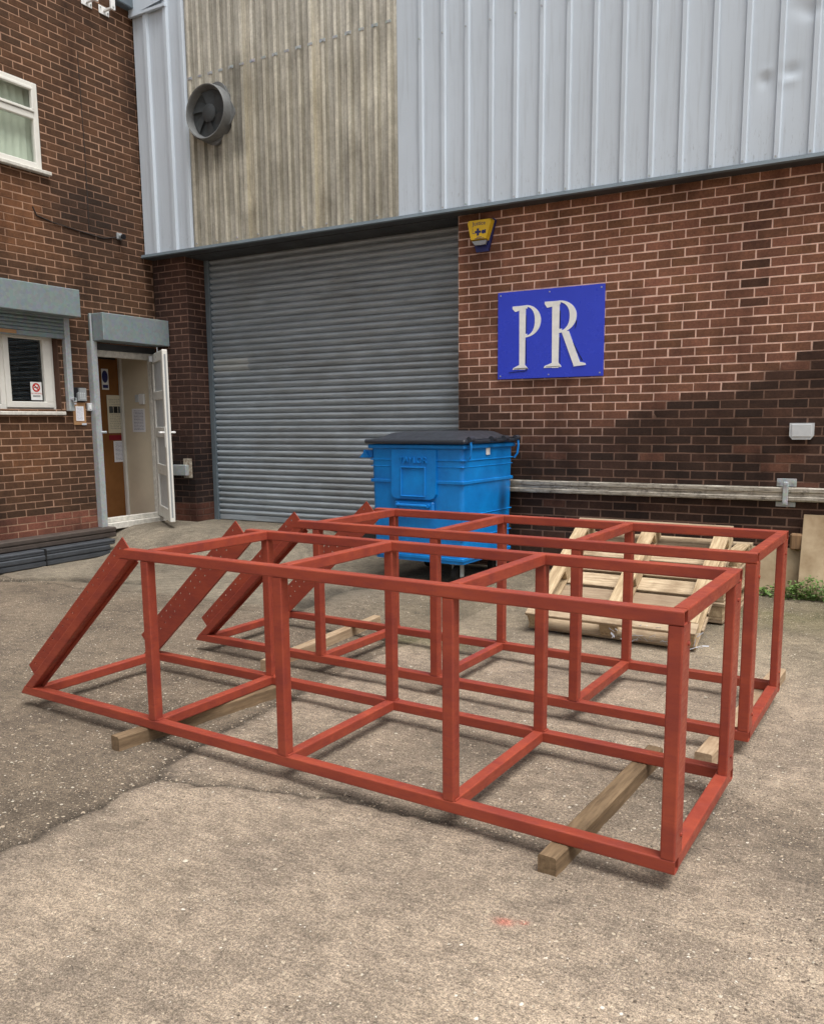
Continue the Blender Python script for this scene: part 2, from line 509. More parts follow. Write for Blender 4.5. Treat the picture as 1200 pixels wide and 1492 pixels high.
# ------------------------------------------------------------------ mesh helpers
class MB:
    def __init__(s):
        s.v, s.f, s.c = [], [], None

    def add(s, verts, faces):
        o = len(s.v)
        s.v += [tuple(q) for q in verts]
        s.f += [tuple(i + o for i in q) for q in faces]
        return s

    def box(s, x0, x1, y0, y1, z0, z1, M=None):
        v = [(x, y, z) for z in (z0, z1) for y in (y0, y1) for x in (x0, x1)]
        if M is not None:
            v = [M @ Vector(q) for q in v]
        return s.add(v, [(0, 2, 3, 1), (4, 5, 7, 6), (0, 1, 5, 4), (2, 6, 7, 3), (0, 4, 6, 2), (1, 3, 7, 5)])

    def bbox(s, x0, x1, y0, y1, z0, z1, b=0.004, M=None):
        """box with chamfered edges"""
        b = min(b, (x1 - x0) * .45, (y1 - y0) * .45, (z1 - z0) * .45)
        xs, ys, zs = (x0, x1), (y0, y1), (z0, z1)
        idx, v = {}, []
        for i in (0, 1):
            for j in (0, 1):
                for k in (0, 1):
                    sx, sy, sz = (b, -b)[i], (b, -b)[j], (b, -b)[k]
                    for a, d in enumerate(((0, sy, sz), (sx, 0, sz), (sx, sy, 0))):
                        idx[i, j, k, a] = len(v)
                        v.append((xs[i] + d[0], ys[j] + d[1], zs[k] + d[2]))
        f = []
        for i in (0, 1):
            f.append([idx[i, 0, 0, 0], idx[i, 1, 0, 0], idx[i, 1, 1, 0], idx[i, 0, 1, 0]][::(1 if i else -1)])
            f.append([idx[0, i, 0, 1], idx[0, i, 1, 1], idx[1, i, 1, 1], idx[1, i, 0, 1]][::(1 if i else -1)])
            f.append([idx[0, 0, i, 2], idx[1, 0, i, 2], idx[1, 1, i, 2], idx[0, 1, i, 2]][::(1 if i else -1)])
        for i in (0, 1):
            for j in (0, 1):
                f.append([idx[i, j, 0, 0], idx[i, j, 1, 0], idx[i, j, 1, 1], idx[i, j, 0, 1]][::(1 if (i ^ j) else -1)])
                f.append([idx[i, 0, j, 0], idx[i, 1, j, 0], idx[i, 1, j, 2], idx[i, 0, j, 2]][::(-1 if (i ^ j) else 1)])
                f.append([idx[0, i, j, 1], idx[1, i, j, 1], idx[1, i, j, 2], idx[0, i, j, 2]][::(1 if (i ^ j) else -1)])
                for k in (0, 1):
                    t = [idx[i, j, k, 0], idx[i, j, k, 1], idx[i, j, k, 2]]
                    f.append(t if (i ^ j ^ k) == 1 else t[::-1])
        if M is not None:
            v = [M @ Vector(q) for q in v]
        return s.add(v, f)

    def cyl(s, p0, p1, r0, r1=None, n=16, caps=True):
        r1 = r0 if r1 is None else r1
        p0, p1 = Vector(p0), Vector(p1)
        d = (p1 - p0).normalized()
        a = d.orthogonal().normalized()
        b = d.cross(a)
        v = []
        for p, r in ((p0, r0), (p1, r1)):
            for i in range(n):
                t = 2 * math.pi * i / n
                v.append(p + (a * math.cos(t) + b * math.sin(t)) * r)
        f = [(i, (i + 1) % n, n + (i + 1) % n, n + i) for i in range(n)]
        if caps:
            f += [tuple(range(n))[::-1], tuple(range(n, 2 * n))]
        return s.add(v, f)

    def lathe(s, c, axis, prof, n=32):
        """rings (distance along axis, radius) about an axis through c"""
        c, d = Vector(c), Vector(axis).normalized()
        a = d.orthogonal().normalized()
        b = d.cross(a)
        v, f = [], []
        for t, r in prof:
            for i in range(n):
                q = 2 * math.pi * i / n
                v.append(c + d * t + (a * math.cos(q) + b * math.sin(q)) * r)
        for k in range(len(prof) - 1):
            f += [(k * n + i, k * n + (i + 1) % n, (k + 1) * n + (i + 1) % n, (k + 1) * n + i) for i in range(n)]
        return s.add(v, f)

    def prism(s, poly, h0, h1, M=None):
        """poly: list of (a, b); extruded along third axis h0..h1; local (a, h, b)"""
        n = len(poly)
        v = [(a, h0, b) for a, b in poly] + [(a, h1, b) for a, b in poly]
        if M is not None:
            v = [M @ Vector(q) for q in v]
        f = [tuple(range(n)), tuple(range(n, 2 * n))[::-1]]
        f += [(i, n + i, n + (i + 1) % n, (i + 1) % n) for i in range(n)]
        return s.add(v, f)

    def tube(s, pts, r, n=8):
        for a, b in zip(pts[:-1], pts[1:]):
            s.cyl(a, b, r, r, n)
        return s

    def mesh(s, name):
        me = bpy.data.meshes.new(name)
        me.from_pydata(s.v, [], s.f)
        me.update()
        return me

    def build(s, name, mat, parent=None, smooth=False, loc=None):
        me = s.mesh(name)
        me.materials.append(mat)
        if smooth:
            me.polygons.foreach_set('use_smooth', [True] * len(me.polygons))
            try:
                me.set_sharp_from_angle(angle=R(35))
            except Exception:
                pass
        return link(name, me, parent, loc)


def link(name, me, parent=None, loc=None):
    o = bpy.data.objects.new(name, me)
    col.objects.link(o)
    if parent is not None:
        o.parent = parent
    if loc is not None:
        o.location = loc
    return o


def tag(o, label=None, cat=None, group=None, kind=None):
    if label:
        o['label'] = label
    if cat:
        o['category'] = cat
    if group:
        o['group'] = group
    if kind:
        o['kind'] = kind
    return o


def thing(name, label, cat, loc=(0, 0, 0), rz=0, group=None):
    o = bpy.data.objects.new(name, None)
    o.empty_display_size = 0.1
    col.objects.link(o)
    o.location = loc
    o.rotation_euler = (0, 0, rz)
    return tag(o, label, cat, group)


def copy_tree(o, parent=None):
    c = o.copy()
    col.objects.link(c)
    c.parent = parent
    for ch in list(o.children):
        copy_tree(ch, c)
    return c


def text_mesh(txt, size, depth, name):
    cu = bpy.data.curves.new(name, 'FONT')
    cu.body = txt
    cu.size = size
    cu.extrude = depth / 2
    cu.align_x = 'CENTER'
    cu.resolution_u = 3
    ob = bpy.data.objects.new(name, cu)
    col.objects.link(ob)
    bpy.context.view_layer.update()
    me = bpy.data.meshes.new_from_object(ob)
    bpy.data.objects.remove(ob)
    bpy.data.curves.remove(cu)
    return me


def text_part(txt, size, depth, mat, parent, name, Mtx):
    me = text_mesh(txt, size, depth, name)
    me.materials.clear()
    me.materials.append(mat)
    me.transform(Mtx)
    return link(name, me, parent)


# vertical wall facing -Y: text local x -> X, local y -> Z
def on_y(x, y, z, sx=1.0):
    return Matrix(((sx, 0, 0, x), (0, 0, -1, y), (0, 1, 0, z), (0, 0, 0, 1)))


# vertical wall facing +X: text local x -> Y, local y -> Z
def on_x(x, y, z):
    return Matrix(((0, 0, 1, x), (1, 0, 0, y), (0, 1, 0, z), (0, 0, 0, 1)))


def sstep(a, b, x):
    t = np.clip((x - a) / (b - a), 0, 1)
    return t * t * (3 - 2 * t)


def vnoise(x, y, seed=0):
    xi, yi = np.floor(x).astype(np.int64), np.floor(y).astype(np.int64)
    xf, yf = x - xi, y - yi
    def h(a, b):
        n = (a * 374761393 + b * 668265263 + seed * 974634777) & 0x7fffffff
        n = (n ^ (n >> 13)) * 1274126177 & 0x7fffffff
        return ((n ^ (n >> 16)) & 0xffff) / 65535.0
    u, v = xf * xf * (3 - 2 * xf), yf * yf * (3 - 2 * yf)
    return (h(xi, yi) * (1 - u) + h(xi + 1, yi) * u) * (1 - v) + (h(xi, yi + 1) * (1 - u) + h(xi + 1, yi + 1) * u) * v


def fbm(x, y, sc, oc=4, seed=0):
    t, a, s = 0, 1, 0
    for i in range(oc):
        t = t + a * vnoise(x * sc, y * sc, seed + i)
        s += a
        a *= .55
        sc *= 2.03
    return t / s


# ================================================================== GROUND
def ramp_h(x, y):
    """apron rising to the office door and the roller shutter"""
    return 0.262 * sstep(6.12, 6.95, y) * sstep(-4.6, -6.0, x)


def ground_h(x, y):
    return ramp_h(x, y) + 0.035 * sstep(6.2, 7.4, y) * sstep(-4.6, -3.0, x)


def build_ground():
    def axis(segs):
        out = [segs[0][0]]
        for a, b, st in segs:
            n = max(1, int(round((b - a) / st)))
            out += list(np.linspace(a, b, n + 1)[1:])
        return np.array(out)
    xs = axis([(-70, -14, 8), (-14, -8.2, .5), (-8.2, -4, .05), (-4, .8, .0155), (.8, 3, .06), (3, 70, 7)])
    ys = axis([(-60, -4, 7), (-4, .9, .35), (.9, 3.6, .0155), (3.6, 6, .03), (6, 8.2, .06), (8.2, 14, .6), (14, 70, 8)])
    X, Y = np.meshgrid(xs, ys)
    near = sstep(9.5, 7.5, np.abs(X + 1)) * sstep(-1, .8, Y) * sstep(9, 8, Y)
    Z = ground_h(X, Y)
    # slab joint running away from the viewer, ragged, then a crack across
    w = (fbm(X * 0, Y, 3.1, 4, 3) - .5) * .10 + (fbm(X * 0, Y, 17, 3, 5) - .5) * .035
    jx = -2.565 + w - .12 * sstep(2.25, 3.0, Y)
    d_joint = np.abs(X - jx) + np.where(Y > 3.6, 1, 0)
    cy = 2.335 + .205 * sstep(-2.6, -1.2, X) + (fbm(X, Y * 0, 2.4, 4, 9) - .5) * .16 + (fbm(X, Y * 0, 14, 3, 19) - .5) * .05
    d_crack = np.abs(Y - cy) + np.where(X < jx, 1, 0) + .09 * sstep(-1.3, -.3, X)
    d_edge1 = np.abs(Y - (4.82 + .40 * sstep(-7.3, -6.5, X) + (fbm(X, Y * 0, 2.7, 4, 31) - .5) * .3)) + np.where((X > -5.9), 1, 0)
    d_edge2 = np.abs(X - (-4.07 + (fbm(X * 0, Y, 2.1, 4, 41) - .5) * .25 + .25 * sstep(5.4, 4.4, Y))) + np.where((Y < 4.5) | (Y > 6.6), 1, 0)
    d_thin = np.abs(Y - (4.93 + .06 * np.sin(X * 2.1) + (fbm(X, Y * 0, 3.3, 4, 51) - .5) * .2)) + np.where((X > -3.3), 1, 0)
    rough = fbm(X, Y, 9, 5, 77) - .5
    micro = fbm(X, Y, 34, 3, 91) - .5
    slab = (X > jx) & (Y < cy)                     # pale foreground slab
    left = X < jx
    Z = Z + near * (rough * .012 + micro * .006 * np.where(slab, 1.0, .9))
    Z = Z + near * np.where(slab, .003, 0) * sstep(-.3, -1.5, X)
    Z = Z - near * (.006 * np.exp(-(d_joint / .018) ** 2) + .009 * np.exp(-(d_crack / .02) ** 2)
                    + .03 * np.exp(-(d_edge1 / .05) ** 2) + .03 * np.exp(-(d_edge2 / .06) ** 2) + .014 * np.exp(-(d_thin / .022) ** 2))
    big = fbm(X, Y, .55, 4, 101)
    med = fbm(X, Y, 1.7, 4, 111)
    # colour of the surfaces themselves
    pale = np.array(S(190, 175, 158)[:3])
    mid = np.array(S(177, 163, 147)[:3])
    dark = np.array(S(138, 126, 112)[:3])
    apron = np.array(S(150, 142, 128)[:3])
    C = np.empty(X.shape + (3,))
    C[:] = mid
    fade = sstep(-.2, -1.6, X)[..., None]
    C = np.where(slab[..., None], pale * fade + (pale * .5 + mid * .5) * (1 - fade), C + (pale * .5 + mid * .5 - mid) * (1 - fade))
    C[left] = dark
    ap = (sstep(4.6, 5.4, Y + (med - .5)) * sstep(-3.2, -4.4, X))[..., None]
    C = C * (1 - ap) + apron * ap
    far = sstep(4.4, 5.6, Y)[..., None] * sstep(-4, -3, X)[..., None]
    C = C * (1 - far * .55) + np.array(S(140, 132, 112)[:3]) * far * .55
    k = (.74 + .52 * big) * (.8 + .4 * med)
    # dirt lying along joints and in the drainage line behind the slab
    stain = np.exp(-(d_joint / .05) ** 2) * .35 + np.exp(-(d_joint / .012) ** 2) * .2 + np.exp(-(d_crack / .06) ** 2) * .35 + np.exp(-(d_crack / .011) ** 2) * .35 + np.exp(-(d_edge1 / .09) ** 2) * .62 \
        + np.exp(-(d_edge2 / .12) ** 2) * .6 + np.exp(-(d_thin / .012) ** 2) * .55
    stain = stain * (.55 + .9 * fbm(X, Y, 6, 4, 121))
    band = np.exp(-((Y - 3.05 - .3 * (med - .5)) / .26) ** 2) * sstep(-2.3, -1.4, X) * .24
    spots = 0
    for sx, sy, rx, ry, am in ((-2.9, 1.9, .5, .35, .3), (-3.6, 2.9, .8, .25, .3), (-2.3, 2.95, .45, .22, .35), (-1.55, 3.25, .5, .16, .3), (-.3, 3.0, .5, .5, .28), (-1.2, 2.75, .5, .12, .25),
                               (-4.6, 3.9, .5, .3, .25), (-1.9, 1.75, .22, .12, .18), (-.9, 1.55, .35, .2, .14), (-2.35, 1.95, .12, .22, .25), (-2.2, 4.1, .5, .25, .35), (-.1, 3.9, .5, .6, .25)):
        spots = spots + am * np.exp(-(((X - sx) / rx) ** 2 + ((Y - sy) / ry) ** 2)) * sstep(.3, .62, fbm(X, Y, 4.2, 4, 141) + .1)
    band = band + spots * .75
    moss = np.exp(-(((X + 2.55) / .35) ** 2 + ((Y - 4.75) / .22) ** 2)) + .6 * np.exp(-((Y - 6.6) / .5) ** 2) * sstep(-2.2, -1.4, X)
    k = k * (1 - np.clip(stain + band, 0, .8))
    C = C * k[..., None] * .755
    mo = np.clip(moss * fbm(X, Y, 5, 4, 131) * 1.3, 0, .75)[..., None]
    C = C * (1 - mo) + np.array(S(96, 98, 62)[:3]) * mo
    red = np.exp(-(((X + .895) / .022) ** 2 + ((Y - 2.07) / .014) ** 2)) + .6 * np.exp(-(((X + .845) / .010) ** 2 + ((Y - 2.095) / .009) ** 2))
    red = np.clip(red * .8, 0, .4)[..., None]
    C = C * (1 - red) + np.array(S(222, 92, 74)[:3]) * red
    agg = np.where(slab, .45 + .35 * sstep(.5, .7, med) + .2 * sstep(-1.2, .2, X), .34 + .45 * med)
    agg = agg * np.where(ap[..., 0] > .5, .25, 1) * near
    ny, nx = X.shape
    me = bpy.data.meshes.new('yard_ground')
    V = np.stack([X, Y, Z], -1).reshape(-1, 3)
    i = np.arange(ny * nx).reshape(ny, nx)
    q = np.stack([i[:-1, :-1], i[:-1, 1:], i[1:, 1:], i[1:, :-1]], -1).reshape(-1, 4)
    me.vertices.add(len(V))
    me.vertices.foreach_set('co', V.ravel().astype(np.float32))
    me.loops.add(q.size)
    me.loops.foreach_set('vertex_index', q.ravel().astype(np.int32))
    me.polygons.add(len(q))
    me.polygons.foreach_set('loop_start', (np.arange(len(q)) * 4).astype(np.int32))
    me.update(calc_edges=True)
    me.polygons.foreach_set('use_smooth', np.ones(len(q), bool))
    a = me.attributes.new('tint', 'FLOAT_COLOR', 'POINT')
    a.data.foreach_set('color', np.concatenate([C.reshape(-1, 3), np.ones((len(V), 1))], 1).ravel().astype(np.float32))
    b = me.attributes.new('wear', 'FLOAT_COLOR', 'POINT')
    wv = np.zeros((len(V), 4))
    wv[:, 0] = np.clip(agg, 0, 1).ravel()
    b.data.foreach_set('color', wv.ravel().astype(np.float32))
    me.materials.append(MT['ground'])
    o = link('yard_ground', me)
    tag(o, 'worn concrete yard with cracks and exposed pale stones', 'ground', kind='structure')


build_ground()


# ================================================================== BRICKWORK
BL, BH, BD, REC = .215, .065, .04, .0025
brick_cache = {}


def brick_mesh(l, var=0):
    key = (round(l, 3), var)
    if key not in brick_cache:
        b, h = .0035, BH / 2
        v = [(-l/2 + b, 0, -h + b), (l/2 - b, 0, -h + b), (l/2 - b, 0, h - b), (-l/2 + b, 0, h - b),
             (-l/2, b, -h), (l/2, b, -h), (l/2, b, h), (-l/2, b, h),
             (-l/2, BD, -h), (l/2, BD, -h), (l/2, BD, h), (-l/2, BD, h)]
        jr = random.Random(int(l * 1e4) * 31 + var)
        v = [(x + jr.gauss(0, .0011), y + (abs(jr.gauss(0, .0008)) if i < 4 else 0), z_ + jr.gauss(0, .0009)) if i < 8 else (x, y, z_) for i, (x, y, z_) in enumerate(v)]
        f = [(0, 1, 2, 3)]
        for i in range(4):
            j = (i + 1) % 4
            f += [(4 + i, 4 + j, j, i), (8 + i, 8 + j, 4 + j, 4 + i)]
        me = bpy.data.meshes.new('brick')
        me.from_pydata(v, [], f)
        me.materials.append(MT['brick_obj'])
        brick_cache[key] = me
    return brick_cache[key]


class BrickWall:
    """courses of single bricks in front of a recessed mortar face; local x along wall, y into wall, z up"""

    def __init__(s, u0, u1, z0, z1, bed_off, phase, openings, matrix, colour):
        s.M, s.colour = matrix, colour
        s.bricks, s.cells = [], []
        k0 = math.floor((z0 - bed_off) / .075)
        k1 = math.ceil((z1 - bed_off) / .075)
        for k in range(k0, k1):
            zb = bed_off + k * .075
            zc = zb + .0375
            # solid spans of this course
            spans = [(u0, u1)]
            for a, b, c, d in openings:
                if c < zc < d:
                    nxt = []
                    for p, q in spans:
                        if b <= p or a >= q:
                            nxt.append((p, q))
                        else:
                            if a - p > .015:
                                nxt.append((p, a))
                            if q - b > .015:
                                nxt.append((b, q))
                    spans = nxt
            off = phase + (.1125 if k % 2 else 0)
            for p, q in spans:
                s.cells.append((p, q, zb, zb + .075))
                i = math.floor((p - off) / .225) - 1
                while True:
                    a, b = off + i * .225 + .005, off + i * .225 + .22
                    i += 1
                    if a > q:
                        break
                    a, b = max(a, p + (.0 if p == u0 else .004)), min(b, q - .0)
                    if b - a < .02:
                        continue
                    s.bricks.append(((a + b) / 2, zc, b - a, k))

    def build(s, parent_wall, wall_name, limit, kid='brick'):
        # mortar face
        V, F, C = [], [], []
        for p, q, z0, z1 in s.cells:
            n = max(1, int((q - p) / .2))
            for j in range(n):
                a, b = p + (q - p) * j / n, p + (q - p) * (j + 1) / n
                o = len(V)
                for x, z in ((a, z0), (b, z0), (b, z1), (a, z1)):
                    V.append(s.M @ Vector((x, REC, z)))
                    C.append((*s.colour(x, z, None), 1))
                F.append((o, o + 1, o + 2, o + 3))
        me = bpy.data.meshes.new(wall_name)
        me.from_pydata(V, [], F)
        at = me.attributes.new('tint', 'FLOAT_COLOR', 'POINT')
        at.data.foreach_set('color', np.array(C, np.float32).ravel())
        me.materials.append(MT['mortar'])
        wall = link(wall_name, me, parent_wall)
        # which bricks show largest in the photograph
        def score(b):
            c = cam_px(s.M @ Vector((b[0], 0, b[1])))
            if c is None or not (-10 < c[0] < 1210 and -10 < c[1] < 1500):
                return 1e9
            return c[2] + (.5 if b[2] < .1 else 0)
        order = sorted(s.bricks, key=score)
        singles = [b for b in order[:limit] if score(b) < 1e8]
        rest = order[len(singles):]
        for u, z, l, k in singles:
            o = bpy.data.objects.new(kid, brick_mesh(l, random.randrange(5)))
            col.objects.link(o)
            o.parent = wall
            o.matrix_local = s.M @ Matrix.Translation((u + random.gauss(0, .0012), -abs(random.gauss(0, .0012)), z + random.gauss(0, .0008))) \
                @ Matrix.Rotation(random.gauss(0, .004), 4, 'Y') @ Matrix.Rotation(random.gauss(0, .006), 4, 'Z')
            o.color = (*s.colour(u, z, random.Random(int(u * 1e4) * 7919 + k)), 1)
        V, F, C = [], [], []
        for u, z, l, k in rest:
            me2 = brick_mesh(l, random.randrange(5))
            T = s.M @ Matrix.Translation((u + random.gauss(0, .0012), -abs(random.gauss(0, .0012)), z)) @ Matrix.Rotation(random.gauss(0, .004), 4, 'Y')
            o = len(V)
            cc = (*s.colour(u, z, random.Random(int(u * 1e4) * 7919 + k)), 1)
            for vv in me2.vertices:
                V.append(T @ vv.co)
                C.append(cc)
            for p in me2.polygons:
                F.append(tuple(i + o for i in p.vertices))
        if V:
            me = bpy.data.meshes.new('brick_courses')
            me.from_pydata(V, [], F)
            at = me.attributes.new('tint', 'FLOAT_COLOR', 'POINT')
            at.data.foreach_set('color', np.array(C, np.float32).ravel())
            me.materials.append(MT['brick_stuff'])
            tag(link('brick_courses', me, wall), kind='stuff')
        return wall


def lerp3(a, b, t):
    return tuple(x + (y - x) * t for x, y in zip(a, b))


def n2(x, y, sc, seed):
    return float(fbm(np.array([x]), np.array([y]), sc, 4, seed)[0])


BR_RED, BR_MID, BR_DARK = S(150, 104, 86)[:3], S(134, 96, 74)[:3], S(54, 42, 37)[:3]
MO_PALE, MO_DARK = S(250, 212, 194)[:3], S(120, 95, 82)[:3]
WX0 = -3.758
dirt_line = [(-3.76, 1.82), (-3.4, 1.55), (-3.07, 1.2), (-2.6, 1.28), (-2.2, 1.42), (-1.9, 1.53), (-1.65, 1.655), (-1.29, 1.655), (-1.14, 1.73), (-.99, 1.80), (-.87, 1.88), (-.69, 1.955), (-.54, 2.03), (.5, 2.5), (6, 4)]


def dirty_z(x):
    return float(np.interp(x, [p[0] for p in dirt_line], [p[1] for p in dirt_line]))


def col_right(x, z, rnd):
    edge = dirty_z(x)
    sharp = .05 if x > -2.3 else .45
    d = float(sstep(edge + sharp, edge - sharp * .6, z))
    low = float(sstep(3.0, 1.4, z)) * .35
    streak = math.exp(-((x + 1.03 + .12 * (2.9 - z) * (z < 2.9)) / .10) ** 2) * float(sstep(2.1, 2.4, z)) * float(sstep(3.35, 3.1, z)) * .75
    streak *= .4 + 1.2 * n2(x, z, 3.2, 5)
    if rnd is None:
        t = min(1, d * .95 + streak * .2)
        return lerp3(MO_PALE, MO_DARK, t)
    j = rnd.random()
    base = lerp3(lerp3(BR_RED, BR_MID, rnd.random()), BR_DARK, min(1, low * (.5 + rnd.random())))
    t = min(1, max(d * (.78 + .22 * rnd.random()), streak))
    c = lerp3(base, BR_DARK, t)
    if d > .6 and rnd.random() < .02:
        c = lerp3(c, BR_RED, .4)
    k = .92 + .16 * j
    return tuple(v * k for v in c)


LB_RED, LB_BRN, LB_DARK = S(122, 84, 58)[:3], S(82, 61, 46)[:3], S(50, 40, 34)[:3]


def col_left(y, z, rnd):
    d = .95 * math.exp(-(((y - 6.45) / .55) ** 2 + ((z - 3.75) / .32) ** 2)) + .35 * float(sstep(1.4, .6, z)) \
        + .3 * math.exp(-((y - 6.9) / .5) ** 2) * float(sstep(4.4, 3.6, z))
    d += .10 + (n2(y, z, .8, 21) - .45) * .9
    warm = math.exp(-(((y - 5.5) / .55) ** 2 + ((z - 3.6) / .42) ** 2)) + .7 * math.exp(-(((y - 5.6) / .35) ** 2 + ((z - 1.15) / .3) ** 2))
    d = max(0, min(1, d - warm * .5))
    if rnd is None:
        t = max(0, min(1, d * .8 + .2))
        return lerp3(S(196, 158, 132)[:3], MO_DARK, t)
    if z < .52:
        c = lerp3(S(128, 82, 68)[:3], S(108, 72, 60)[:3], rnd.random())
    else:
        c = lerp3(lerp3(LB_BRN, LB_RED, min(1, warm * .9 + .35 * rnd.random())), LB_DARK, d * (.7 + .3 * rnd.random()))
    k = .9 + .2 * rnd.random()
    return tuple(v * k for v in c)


def col_pier(x, z, rnd):
    d = max(0, min(1, .55 + (n2(x + 9, z, 1.2, 33) - .5) * 1.0 + .25 * float(sstep(1.6, .9, z))))
    if rnd is None:
        return lerp3(S(170, 134, 118)[:3], S(98, 80, 72)[:3], d)
    if z < .5:
        c = S(100, 66, 56)[:3]
    else:
        c = lerp3(S(92, 66, 56)[:3], S(44, 37, 37)[:3], d)
    k = .85 + .3 * rnd.random()
    return tuple(v * k for v in c)


WY, CY, SY = 7.467, 7.33, 7.816        # brick face, cladding face, shutter face
CLZ = 3.435                            # underside of the cladding
LX = -7.882                            # face of the office wall

# ------------------------------------------------------------------ workshop building
shop = thing('workshop_building', 'large workshop in brown brick below pale ribbed cladding with a grey roller shutter', 'building', (-2, WY + .1, 0))
shop.location = (0, 0, 0)
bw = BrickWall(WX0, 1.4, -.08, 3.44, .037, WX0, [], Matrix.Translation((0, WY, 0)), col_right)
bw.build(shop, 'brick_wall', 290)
MB().box(WX0 + .002, 1.4, WY + REC + .002, WY + 5, -.3, 3.42).box(1.4, 9, WY, WY + 5, -.3, 3.42).box(-7.34, WX0, SY + .12, WY + 5, -.3, 3.42) \
    .build('wall_core', MT['shell'], shop)  # deep boxes behind the brickwork, added to block sky light
# pier between office and shutter: front face and side return
pw = BrickWall(LX + .003, -7.35, .15, 3.44, .037, -7.35, [], Matrix.Translation((0, WY, 0)), col_pier)
Mside = Matrix.Translation((-7.35, WY, 0)) @ Matrix.Rotation(R(90), 4, 'Z')
pw2 = BrickWall(.006, .42, .15, 3.44, .037, -.1025, [], Mside, lambda x, z, r: col_pier(x + 3, z, r))
pier = pw.build(shop, 'brick_pier', 0)
pw2.build(shop, 'brick_pier_return', 0)
MB().box(LX, -7.352 - REC, WY + REC + .003, WY + .6, .1, 3.42).build('pier_core', MT['shell'], shop)

# roller shutter: one object for each slat
sh = MB()
sh.bbox(-7.345, -7.275, SY - .05, SY + .05, .2, 3.40, .004)
shutter = sh.build('roller_shutter', MT['flash'], shop)
prof = []
for i in range(9):
    t = i / 8
    prof.append((-.027 * math.sin(math.pi * min(1, max(0, (t - .06) / .80))) ** .75 if t <= .86 else .016, t * .0735))
slm = MB()
for i in range(8):
    (y0, z0), (y1, z1) = prof[i], prof[i + 1]
    slm.add([(-7.275, y0, z0), (-3.70, y0, z0), (-3.70, y1, z1), (-7.275, y1, z1)], [(0, 1, 2, 3)])
slm.add([(-7.275, .016, .0735), (-3.70, .016, .0735), (-3.70, prof[0][0], .0735), (-7.275, prof[0][0], .0735)], [(0, 1, 2, 3)])
sme = slm.mesh('shutter_slat')
sme.polygons.foreach_set('use_smooth', [True] * len(sme.polygons))
sme.materials.append(MT['slat'])
z = .335
while z < 3.40:
    o = link('shutter_slat', sme, shutter, (0, SY + random.gauss(0, .0015), z))
    o.rotation_euler = (random.gauss(0, .006), 0, random.gauss(0, .0002))
    z += .0735
MB().bbox(-7.275, -3.70, SY - .018, SY + .02, .268, .333, .005).build('bottom_bar', MT['slat'], shutter)
# unweathered patch left by something once stuck to the slats
MB().box(-7.34, -3.7, SY + .03, SY + .06, .1, 3.42).build('shutter_backing', MT['darksteel'], shutter)


# cladding: trapezoidal sheets, each its own object
def sheet(name, x0, ribs, x1, z0, z1, mat, rw=.062, tw=.030, rd=.032, nz=1, dents=(), tint=None, yface=CY, face=None):
    """ribs: centre positions of outward ribs"""
    pts = [(x0, 0)]
    for r in ribs:
        pts += [(r - rw / 2, 0), (r - tw / 2, -rd), (r + tw / 2, -rd), (r + rw / 2, 0)]
    pts.append((x1, 0))
    # subdivide flats for dents
    if dents:
        q = []
        for (a, b), (c, d) in zip(pts[:-1], pts[1:]):
            n = max(1, int((c - a) / .012))
            q += [(a + (c - a) * i / n, b + (d - b) * i / n) for i in range(n)]
        pts = q + [pts[-1]]
        nz = 160
    V, F, C = [], [], []
    for k in range(nz + 1):
        z = z0 + (z1 - z0) * (k / nz) ** (1.0)
        for x, y in pts:
            dy = 0
            for dx, dz, sx, sz, am in dents:
                dy += am * math.exp(-((x - dx) / sx) ** 2 - ((z - dz) / sz) ** 2)
            V.append((x, yface + y + dy, z))
    n = len(pts)
    for k in range(nz):
        for i in range(n - 1):
            F.append((k * n + i, k * n + i + 1, (k + 1) * n + i + 1, (k + 1) * n + i))
    me = bpy.data.meshes.new(name)
    me.from_pydata(V, [], F)
    if tint is not None:
        at = me.attributes.new('tint', 'FLOAT_COLOR', 'CORNER')
        ids = np.zeros(len(me.loops), np.int32)
        me.loops.foreach_get('vertex_index', ids)
        fx = np.repeat(np.array([sum(V[i][0] for i in f) / 4 for f in F]), 4)
        fy = np.repeat(np.array([sum(V[i][1] for i in f) / 4 for f in F]), 4)
        zz = np.array([v[2] for v in V])[ids]
        at.data.foreach_set('color', np.array([tint(a, b, c) for a, b, c in zip(fx, fy, zz)], np.float32).ravel())
    me.materials.append(mat)
    if dents:
        me.polygons.foreach_set('use_smooth', [True] * len(me.polygons))
        me.set_sharp_from_angle(angle=R(30))
    o = link(name, me, shop)
    return o


CT = 7.6
rb = -4.325 + .004
ribs_all = [-4.322 + .2425 * i for i in range(1, 24)]
x = -4.34
gi = 0
screws = MB()
while gi < len(ribs_all):
    grp = ribs_all[gi:gi + 4]
    x1 = grp[-1] + .035
    dn = []
    if grp[0] < -.7 < x1 + .3:
        dn = [(-1.035, 4.055, .045, .05, .026), (-1.03, 4.11, .05, .03, -.012), (-.855, 4.075, .06, .045, .026), (-.85, 4.005, .06, .03, -.012),
              (-.735, 4.475, .07, .05, .026), (-.80, 4.52, .08, .05, .012), (-1.0, 3.98, .10, .09, .008)]
    sheet('cladding_sheet', x, [g + random.gauss(0, .0015) for g in grp], x1, CLZ, CT, MT['clad'], .052, .034, .022, dents=[(p, q, u, v, w * .6) for p, q, u, v, w in dn], yface=CY - .0015 * (gi // 4 % 2))
    for g in grp:
        for zz in (CLZ + .028, 5.0):
            screws.cyl((g, CY - .032, zz), (g, CY - .040, zz), .009, .009, 6)
    x = x1 - .002
    gi += 4
MB().box(.9, 9, CY + .004, CY + .05, CLZ, CT).build('cladding_return', MT['clad'], shop)

# weathered translucent sheets in the middle bay
seams = [-7.06, -6.165, -5.262, -4.338]


